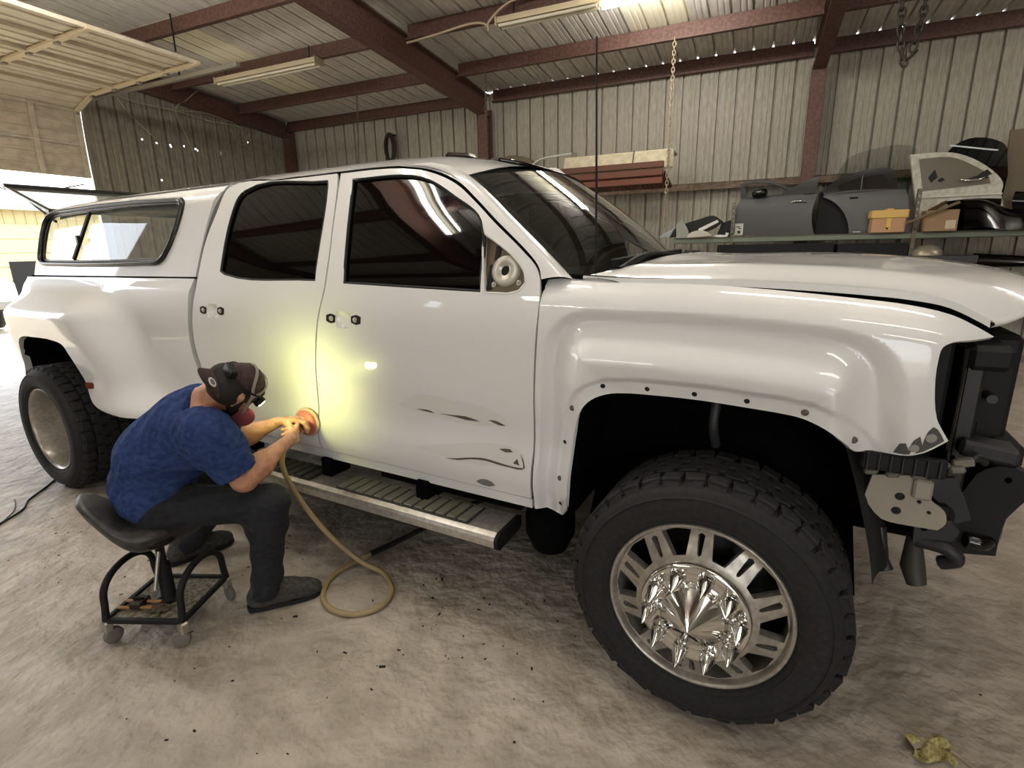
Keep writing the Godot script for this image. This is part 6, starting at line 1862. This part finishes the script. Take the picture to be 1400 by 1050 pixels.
# ---------------------------------------------------------------- the parts shelf along the back wall (world axes)
func shelf_things() -> void:
	var green := mat(Color(0.43, 0.47, 0.40), 0.5)
	var slot := tri(mat(Color.WHITE, 0.6), noise(121, 0.08, Color(0.30, 0.28, 0.23), Color(0.52, 0.50, 0.43), 3, 128), Vector3(6, 6, 6))
	var o := thing("parts_shelf", "long green steel shelf on slotted posts along the back wall", "shelf", Vector3(1.2, 0, -8.75))
	part("front_beam", boxm(Vector3(0.3, 1.635, 0.25), Vector3(5.3, 0.065, 0.04), 0.006), green, o)
	part("back_beam", boxm(Vector3(0.3, 1.635, -0.5), Vector3(5.3, 0.065, 0.04), 0.006), green, o)
	part("deck", boxm(Vector3(0.3, 1.672, -0.12), Vector3(5.3, 0.018, 0.78), 0.002), mat(Color(0.36, 0.35, 0.30), 0.8), o)
	part("lower_beam", boxm(Vector3(0.3, 0.95, 0.25), Vector3(5.3, 0.065, 0.04), 0.006), green, o)
	part("lower_deck", boxm(Vector3(0.3, 0.98, -0.12), Vector3(5.3, 0.018, 0.78), 0.002), mat(Color(0.20, 0.19, 0.17), 0.8), o)
	for q in [[-1.545, 0.275, 2.15], [0.60, 0.275, 2.20], [2.9, 0.275, 2.2], [-1.545, -0.5, 2.15], [0.60, -0.5, 2.20], [2.9, -0.5, 2.2]]:
		var holes := []
		for i in 26: holes.append(PackedVector2Array([Vector2(-0.006, 0.1 + i * 0.08), Vector2(0.006, 0.1 + i * 0.08), Vector2(0.006, 0.13 + i * 0.08), Vector2(-0.006, 0.13 + i * 0.08)]))
		var pm := MB.new()
		plate(pm, poly([-0.022, 0, 0.022, 0, 0.022, q[2], -0.022, q[2]]), holes, Vector3(q[0], 0, q[1]), Basis(), 0.004)
		box(pm, Vector3(q[0] - 0.021, q[2] / 2, q[1] - 0.022), Vector3(0.004, q[2], 0.044), 0.0)
		part("slotted_post", pm.mesh(), slot, o)
	var Y := 1.682
	var Z := -8.62
	# charcoal front door
	var paint := mat(Color(0.105, 0.095, 0.088), 0.4)
	paint.clearcoat_enabled = true
	var dk := mat(Color(0.12, 0.112, 0.105), 0.3)
	var d1 := thing("car_door", "charcoal front car door with a black mirror standing on the parts shelf", "car door", Vector3(0.17, Y, Z))
	var f1 := func(x: float, y: float) -> Vector3: return Vector3(x, y, 0.05 - 0.10 * pow(y - 0.30, 2.0) - 0.04 * smoothstep(0.34, 0.75, y))
	part("skin", panelm(smooth(poly([-0.47, 0.02, -0.50, 0.25, -0.49, 0.40, -0.44, 0.505, 0.30, 0.535, 0.51, 0.52, 0.475, 0.35, 0.48, 0.15, 0.53, 0.0, 0.0, -0.0]), 3), [], f1, 0.06, Vector3(0, 0, 1), 0.09), paint, d1)
	part("window_frame", panelm(smooth(poly([-0.44, 0.505, -0.46, 0.72, -0.40, 0.745, -0.18, 0.755, 0.03, 0.70, 0.20, 0.62, 0.34, 0.535]), 3), [smooth(poly([-0.38, 0.53, -0.42, 0.71, -0.18, 0.725, 0.02, 0.67, 0.22, 0.56]), 2)], f1, 0.08, Vector3(0, 0, 1), 0.03), dk, d1)
	part("window_glass", panelm(smooth(poly([-0.38, 0.52, -0.42, 0.71, -0.18, 0.725, 0.02, 0.67, 0.24, 0.54]), 2), [], func(x: float, y: float) -> Vector3: return f1.call(x, y) + Vector3(0, 0, -0.012), 0.1, Vector3(0, 0, 1), 0.0), M.shield, d1)
	part("upper_frame", panelm(smooth(poly([0.08, 0.56, 0.34, 0.70, 0.52, 0.76, 0.49, 0.545, 0.20, 0.54]), 2), [], f1, 0.08, Vector3(0, 0, 1), 0.04), dk, d1)
	var mm := MB.new()
	lathe(mm, [Vector2(0, -0.10), Vector2(0.035, -0.09), Vector2(0.05, -0.04), Vector2(0.055, 0.02), Vector2(0.05, 0.08), Vector2(0.02, 0.10), Vector2(0, 0.10)], Vector3(-0.20, 0.575, 0.10), Vector3(1, 0.12, 0.1), 16)
	part("mirror", mm.mesh(), M.blackgloss, d1)
	part("door_handle", tubem(path([Vector3(0.20, 0.43, 0.05), Vector3(0.24, 0.445, 0.075), Vector3(0.34, 0.445, 0.075), Vector3(0.39, 0.43, 0.05)], 4), 0.012, 8), M.chrome, d1)
	var lb := part("paper_label", boxm(Vector3(-0.43, 0.10, 0.056), Vector3(0.11, 0.16, 0.004), 0.001), mat(Color(0.80, 0.79, 0.75), 0.6), d1)
	for q in [[-0.44, 0.135, 0.05, 0.012], [-0.42, 0.11, 0.04, 0.012], [-0.428, 0.062, 0.035, 0.04]]: sub("label_print", boxm(Vector3(q[0], q[1], 0.0595), Vector3(q[2], q[3], 0.001), 0.0), M.black, lb)
	# grey rear door
	var d2 := thing("car_door", "dark grey rear car door with a cut out for the wheel, behind the yellow box", "car door", Vector3(1.24, Y, Z - 0.02))
	var grey := mat(Color(0.19, 0.178, 0.168), 0.4)
	grey.clearcoat_enabled = true
	var f2 := func(x: float, y: float) -> Vector3: return Vector3(x, y, 0.05 - 0.10 * pow(y - 0.30, 2.0) - 0.05 * smoothstep(0.42, 0.8, y))
	part("skin", panelm(smooth(poly([-0.13, 0.0, -0.16, 0.14, -0.24, 0.30, -0.36, 0.42, -0.49, 0.49, -0.43, 0.52, 0.30, 0.54, 0.43, 0.53, 0.47, 0.42, 0.50, 0.20, 0.52, 0.0]), 3), [], f2, 0.06, Vector3(0, 0, 1), 0.09), grey, d2)
	part("window_frame", panelm(smooth(poly([-0.47, 0.50, -0.50, 0.56, -0.38, 0.68, -0.10, 0.79, 0.16, 0.82, 0.27, 0.79, 0.36, 0.54, 0.0, 0.52]), 2), [smooth(poly([-0.30, 0.555, -0.32, 0.61, -0.05, 0.715, 0.19, 0.735, 0.29, 0.555]), 2)], f2, 0.08, Vector3(0, 0, 1), 0.03), dk, d2)
	part("window_glass", panelm(smooth(poly([-0.31, 0.545, -0.33, 0.61, -0.05, 0.72, 0.20, 0.74, 0.30, 0.545]), 2), [], func(x: float, y: float) -> Vector3: return f2.call(x, y) + Vector3(0, 0, -0.012), 0.1, Vector3(0, 0, 1), 0.0), mat(Color(0.17, 0.155, 0.145), 0.12), d2)
	part("glass_bar", boxm(Vector3(-0.06, 0.64, 0.03), Vector3(0.018, 0.20, 0.02), 0.003), dk, d2)
	part("door_handle", boxm(Vector3(-0.13, 0.455, 0.055), Vector3(0.10, 0.022, 0.025), 0.008), M.black, d2)
	part("sill_clip", boxm(Vector3(-0.05, 0.02, 0.06), Vector3(0.09, 0.016, 0.01), 0.003), mat(Color(0.75, 0.75, 0.72), 0.4), d2)
	# black hollow side of the first door seen between the two
	var iw := thing("door_shell", "black inner side of a car door between the two standing doors", "car door", Vector3(0.86, Y, Z - 0.10))
	part("shell", platem(smooth(poly([-0.14, 0.0, -0.14, 0.55, -0.05, 0.62, 0.02, 0.46, 0.16, 0.36, 0.24, 0.20, 0.26, 0.0]), 2), [], Vector3.ZERO, Basis(), 0.08), M.black, iw)
	# boxes
	var yb := thing("tape_wrapped_box", "brown carton with a yellow taped lid on the parts shelf", "box", Vector3(1.50, Y, -8.50))
	part("carton", boxm(Vector3(0, 0.13, 0), Vector3(0.36, 0.26, 0.24), 0.006), mat(Color(0.74, 0.57, 0.43), 0.7), yb)
	part("lid", boxm(Vector3(0.0, 0.225, 0), Vector3(0.40, 0.10, 0.27), 0.01), mat(Color(0.85, 0.70, 0.40), 0.6), yb)
	part("tape", boxm(Vector3(0.0, 0.13, 0.124), Vector3(0.05, 0.20, 0.004), 0.001), mat(Color(0.84, 0.68, 0.36), 0.5), yb)
	part("tape", boxm(Vector3(0.0, 0.282, 0), Vector3(0.07, 0.02, 0.26), 0.004), mat(Color(0.84, 0.68, 0.36), 0.5), yb)
	part("printed_arrow", platem(poly([-0.02, 0.03, 0.02, 0.03, 0.0, 0.0]), [], Vector3(-0.01, 0.03, 0.128), Basis(), 0.002), M.black, yb)
	var cb := thing("cardboard_box", "open brown cardboard box with a white label right of the shelf post", "box", Vector3(2.04, Y, -8.48))
	part("carton", boxm(Vector3(0, 0.125, 0), Vector3(0.33, 0.25, 0.22), 0.004), mat(Color(0.60, 0.49, 0.37), 0.8), cb)
	part("flap", boxm(Vector3(-0.06, 0.285, 0.08), Vector3(0.20, 0.006, 0.12), 0.001, Basis(Vector3(0, 0, 1), 0.55) * Basis(Vector3.RIGHT, -0.5)), mat(Color(0.52, 0.40, 0.27), 0.8), cb)
	part("label", boxm(Vector3(0.095, 0.075, 0.112), Vector3(0.10, 0.10, 0.003), 0.001), mat(Color(0.76, 0.71, 0.62), 0.6), cb)
	part("label", boxm(Vector3(-0.01, 0.28, 0.125), Vector3(0.09, 0.003, 0.06), 0.001, Basis(Vector3(0, 0, 1), 0.55) * Basis(Vector3.RIGHT, -0.5)), mat(Color(0.80, 0.78, 0.72), 0.6), cb)
	one("wooden_stick", tubem([Vector3(1.66, 1.78, -8.30), Vector3(2.17, 2.01, -8.30)], 0.018, 8), mat(Color(0.44, 0.37, 0.28), 0.7), "wooden stick leaning across the post beside the cardboard box", "stick")
	# pale door shell
	var pw := tri(mat(Color.WHITE, 0.45), noise(131, 0.03, Color(0.69, 0.665, 0.61), Color(0.77, 0.755, 0.71), 5, 256, Color(0.74, 0.725, 0.675)), Vector3(1.5, 1.5, 1.5))
	var d3 := thing("car_door", "dirty white truck door with its window frame standing behind the cardboard box", "car door", Vector3(2.2, Y, Z - 0.10))
	var f3 := func(x: float, y: float) -> Vector3: return Vector3(x, y, 0.04 - 0.06 * pow(y - 0.25, 2.0))
	part("skin", panelm(smooth(poly([-0.34, 0.0, -0.40, 0.42, 0.46, 0.42, 0.50, 0.30, 0.48, 0.12, 0.46, 0.0]), 3), [smooth(poly([-0.12, 0.345, -0.02, 0.37, 0.10, 0.365, 0.08, 0.335, -0.05, 0.33]), 2)], f3, 0.07, Vector3(0, 0, 1), 0.08), pw, d3)
	part("window_frame", panelm(smooth(poly([-0.40, 0.42, -0.52, 0.955, -0.10, 0.945, 0.12, 0.86, 0.34, 0.70, 0.46, 0.55, 0.46, 0.42]), 3), [], f3, 0.07, Vector3(0, 0, 1), 0.06), pw, d3)
	part("inner_panel", panelm(smooth(poly([-0.33, 0.50, -0.42, 0.89, -0.10, 0.89, 0.10, 0.80, 0.30, 0.65, 0.34, 0.55]), 3), [], func(x: float, y: float) -> Vector3: return f3.call(x, y) + Vector3(0, 0, 0.006), 0.1, Vector3(0, 0, 1), 0.02), mat(Color(0.40, 0.37, 0.31), 0.3), d3)
	for q in [[-0.30, 0.66, 0.10, 0.16], [-0.20, 0.62, 0.08, 0.06], [0.10, 0.62, 0.22, 0.06], [0.20, 0.66, 0.14, 0.10]]: part("dark_opening", panelm(smooth(poly([q[0], q[1], q[0] + q[2] * 0.4, q[1] - q[3] * 0.4, q[0] + q[2], q[1], q[0] + q[2] * 0.6, q[1] + q[3] * 0.6]), 3), [], func(x: float, y: float) -> Vector3: return f3.call(x, y) + Vector3(0, 0, 0.010), 0.2, Vector3(0, 0, 1), 0.0), mat(Color(0.08, 0.075, 0.06), 0.7), d3)
	part("pull_handle", tubem(path([Vector3(0.02, 0.62, 0.06), Vector3(0.08, 0.60, 0.08), Vector3(0.20, 0.60, 0.08), Vector3(0.26, 0.62, 0.05)], 4), 0.014, 8), M.chrome, d3)
	part("belt_line", boxm(Vector3(0.05, 0.425, 0.05), Vector3(0.84, 0.02, 0.015), 0.004), mat(Color(0.80, 0.79, 0.75), 0.35), d3)
	# glossy black fender in front of it
	var bf := thing("black_fender", "glossy black fender lying on the parts shelf right of the cardboard box", "fender", Vector3(2.58, Y, -8.50))
	var bm := MB.new()
	surf(bm, func(u: float, w: float) -> Vector3: return Vector3(lerpf(-0.31, 0.30, u), 0.01 + (0.36 - 0.10 * u) * sin(w * PI * 0.62) * (1.0 - 0.25 * pow(u, 3.0)) + 0.02 * sin(u * 6.0), 0.14 - 0.26 * w + 0.03 * sin(u * 5.0)), 24, 16, func(p: Vector3) -> Vector3: return Vector3(0, 0.6, 1))
	part("skin", bm.mesh(), M.blackgloss, bf)
	var bb := thing("black_bumper_piece", "black plastic bumper piece at the right end of the parts shelf", "bumper", Vector3(3.05, Y, -8.55))
	var b2 := MB.new()
	surf(b2, func(u: float, w: float) -> Vector3: return Vector3(lerpf(-0.28, 0.40, u), 0.02 + 0.42 * w - 0.10 * w * u, 0.10 * cos(w * 4.0) + 0.06 * sin(u * 4.0)), 20, 16, func(p: Vector3) -> Vector3: return Vector3(0, 0.3, 1))
	part("skin", b2.mesh(), M.blackgloss, bb)
	part("pale_bracket", boxm(Vector3(0.14, 0.56, 0.0), Vector3(0.20, 0.30, 0.03), 0.04), mat(Color(0.72, 0.66, 0.58), 0.6), bb)
	# dark glass pane against the wall, with the lamp mirrored in it
	var gp := thing("tailgate_glass", "dark green rear window pane leaning on the wall above the white door", "glass pane", Vector3(2.42, 2.34, -8.75))
	part("pane", panelm(smooth(poly([-0.36, 0.24, -0.24, 0.40, -0.06, 0.46, 0.20, 0.38, 0.26, 0.30, 0.22, -0.65, -0.30, -0.65]), 3), [], func(x: float, y: float) -> Vector3: return Vector3(x, y, -0.25 * y - 0.05 * x * x), 0.06, Vector3(0, 0, 1), 0.012), mat(Color(0.02, 0.035, 0.025), 0.03), gp)
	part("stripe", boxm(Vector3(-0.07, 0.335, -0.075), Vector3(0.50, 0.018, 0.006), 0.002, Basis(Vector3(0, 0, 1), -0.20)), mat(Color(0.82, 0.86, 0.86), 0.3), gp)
	var gg := thing("rear_glass", "clear greenish car window leaning on the wall behind the grey door", "glass pane", Vector3(1.35, 2.3, -9.1))
	var cg := mat(Color(0.10, 0.22, 0.14, 0.35), 0.03)
	cg.transparency = BaseMaterial3D.TRANSPARENCY_ALPHA
	part("pane", panelm(smooth(poly([-0.45, -0.6, -0.45, 0.0, -0.30, 0.40, -0.10, 0.48, 0.40, 0.52, 0.50, 0.45, 0.40, -0.6]), 3), [], func(x: float, y: float) -> Vector3: return Vector3(x, y, -0.2 * y - 0.1 * x * x), 0.1, Vector3(0, 0, 1), 0.006), cg, gg)
	# brown cardboard sheet at the far right behind the door
	one("brown_sheet", boxm(Vector3(2.98, 2.30, -8.95), Vector3(0.50, 1.15, 0.03), 0.004, Basis(Vector3.RIGHT, -0.10)), mat(Color(0.42, 0.37, 0.30), 0.7), "brown grey sheet standing at the right end of the parts shelf", "panel")
	# heap of black and grey trim at the left end
	var hp_ := [
		["bumper_trim", "black bumper trim piece lying at the left end of the parts shelf", [-1.22, 0.02, -1.15, 0.14, -0.80, 0.27, -0.62, 0.31, -0.48, 0.22, -0.62, 0.12, -1.0, 0.04], M.black, 0.05, -8.55],
		["headlamp_bracket", "grey metal headlamp bracket in the heap at the left end of the parts shelf", [-1.10, 0.0, -1.12, 0.20, -1.03, 0.25, -0.95, 0.12, -0.92, 0.0], mat(Color(0.46, 0.46, 0.42), 0.4, 0.3), 0.06, -8.42],
		["white_clip_strip", "white plastic strip lying slanted on the heap of black trim", [-0.80, 0.12, -0.70, 0.17, -0.55, 0.24, -0.53, 0.21, -0.68, 0.13, -0.78, 0.08], mat(Color(0.80, 0.80, 0.78), 0.4), 0.03, -8.38],
		["white_cloth", "crumpled white cloth in front of the heap of black trim", [-0.95, 0.0, -0.92, 0.06, -0.80, 0.10, -0.68, 0.08, -0.60, 0.02], mat(Color(0.70, 0.69, 0.64), 0.9), 0.08, -8.38],
		["white_hook_bar", "bent white bar lying right of the white cloth on the shelf", [-0.58, 0.02, -0.54, 0.0, -0.40, 0.0, -0.38, 0.05, -0.42, 0.06, -0.43, 0.025, -0.53, 0.03], mat(Color(0.78, 0.78, 0.75), 0.4), 0.03, -8.36],
		["black_grille_piece", "black grille piece standing next to the slotted post on the shelf", [-0.56, 0.02, -0.50, 0.20, -0.38, 0.24, -0.32, 0.16, -0.34, 0.0], M.black, 0.10, -8.60],
		["long_grey_pane", "long grey pane lying behind the heap of black trim", [-1.42, 0.02, -1.30, 0.10, -0.95, 0.24, -0.80, 0.24, -1.2, 0.02], mat(Color(0.30, 0.31, 0.28), 0.2), 0.02, -8.75]]
	for q in hp_:
		var t := thing(q[0], q[1], "car part", Vector3(-0.85, Y, q[5]))
		var pts := PackedVector2Array()
		for i in range(0, q[2].size(), 2): pts.append(Vector2(q[2][i] + 0.85, q[2][i + 1]))
		part("piece", platem(smooth(pts, 3), [], Vector3.ZERO, Basis(Vector3.RIGHT, -0.15), q[4]), q[3], t)
	# what can be seen below the shelf, over the bonnet
	var lows := [
		["orange_panel", "orange wooden panel lying under the left end of the shelf", Vector3(-0.60, 1.43, -8.4), Vector3(0.50, 0.05, 0.4), mat(Color(0.70, 0.45, 0.30), 0.6), 0.12],
		["grey_case", "dark grey flat case on the lower shelf at the right", Vector3(2.15, 1.34, -8.5), Vector3(0.60, 0.10, 0.4), mat(Color(0.19, 0.19, 0.20), 0.5), 0.0],
		["black_carton", "black carton on the lower shelf behind the bonnet", Vector3(0.20, 1.28, -8.6), Vector3(1.45, 0.58, 0.4), mat(Color(0.03, 0.03, 0.03), 0.8), 0.0],
		["dark_crate", "dark crate on the lower shelf under the grey doors", Vector3(1.37, 1.27, -8.65), Vector3(0.78, 0.56, 0.4), mat(Color(0.045, 0.043, 0.04), 0.8), 0.0],
		["white_rod", "short white rod standing on the lower shelf under the yellow box", Vector3(1.15, 1.255, -8.52), Vector3(0.02, 0.54, 0.02), mat(Color(0.85, 0.85, 0.8), 0.5), 0.0]]
	for q in lows:
		var t := thing(q[0], q[1], "panel" if q[5] > 0 else "rod" if q[0] == "white_rod" else "box", q[2])
		part("side", boxm(Vector3.ZERO, q[3], 0.008, Basis(Vector3(0, 0, 1), -q[5])), q[4], t)
	var wl := thing("steel_bowl", "round pale steel bowl on the lower shelf behind the bonnet", "bowl", Vector3(1.98, 1.385, -8.52))
	part("shell", lathem([Vector2(0.17, 0.0), Vector2(0.16, 0.06), Vector2(0.10, 0.12), Vector2(0.0, 0.14)], Vector3.ZERO, Vector3.UP, 28), mat(Color(0.66, 0.62, 0.55), 0.35, 0.5), wl)
	var hl := thing("headlamp_pair", "black glossy headlamp housing right of the shelf, low behind the bonnet", "headlamp", Vector3(2.9, 1.30, -8.45))
	var hm := MB.new()
	surf(hm, func(u: float, w: float) -> Vector3: return Vector3(lerpf(-0.45, 0.40, u), -0.05 + 0.16 * sin(w * PI) * (1.0 - 0.4 * u), 0.18 * cos(w * PI)), 16, 12, func(p: Vector3) -> Vector3: return Vector3(0, 1, 0.3))
	part("lens", hm.mesh(), M.blackgloss, hl)
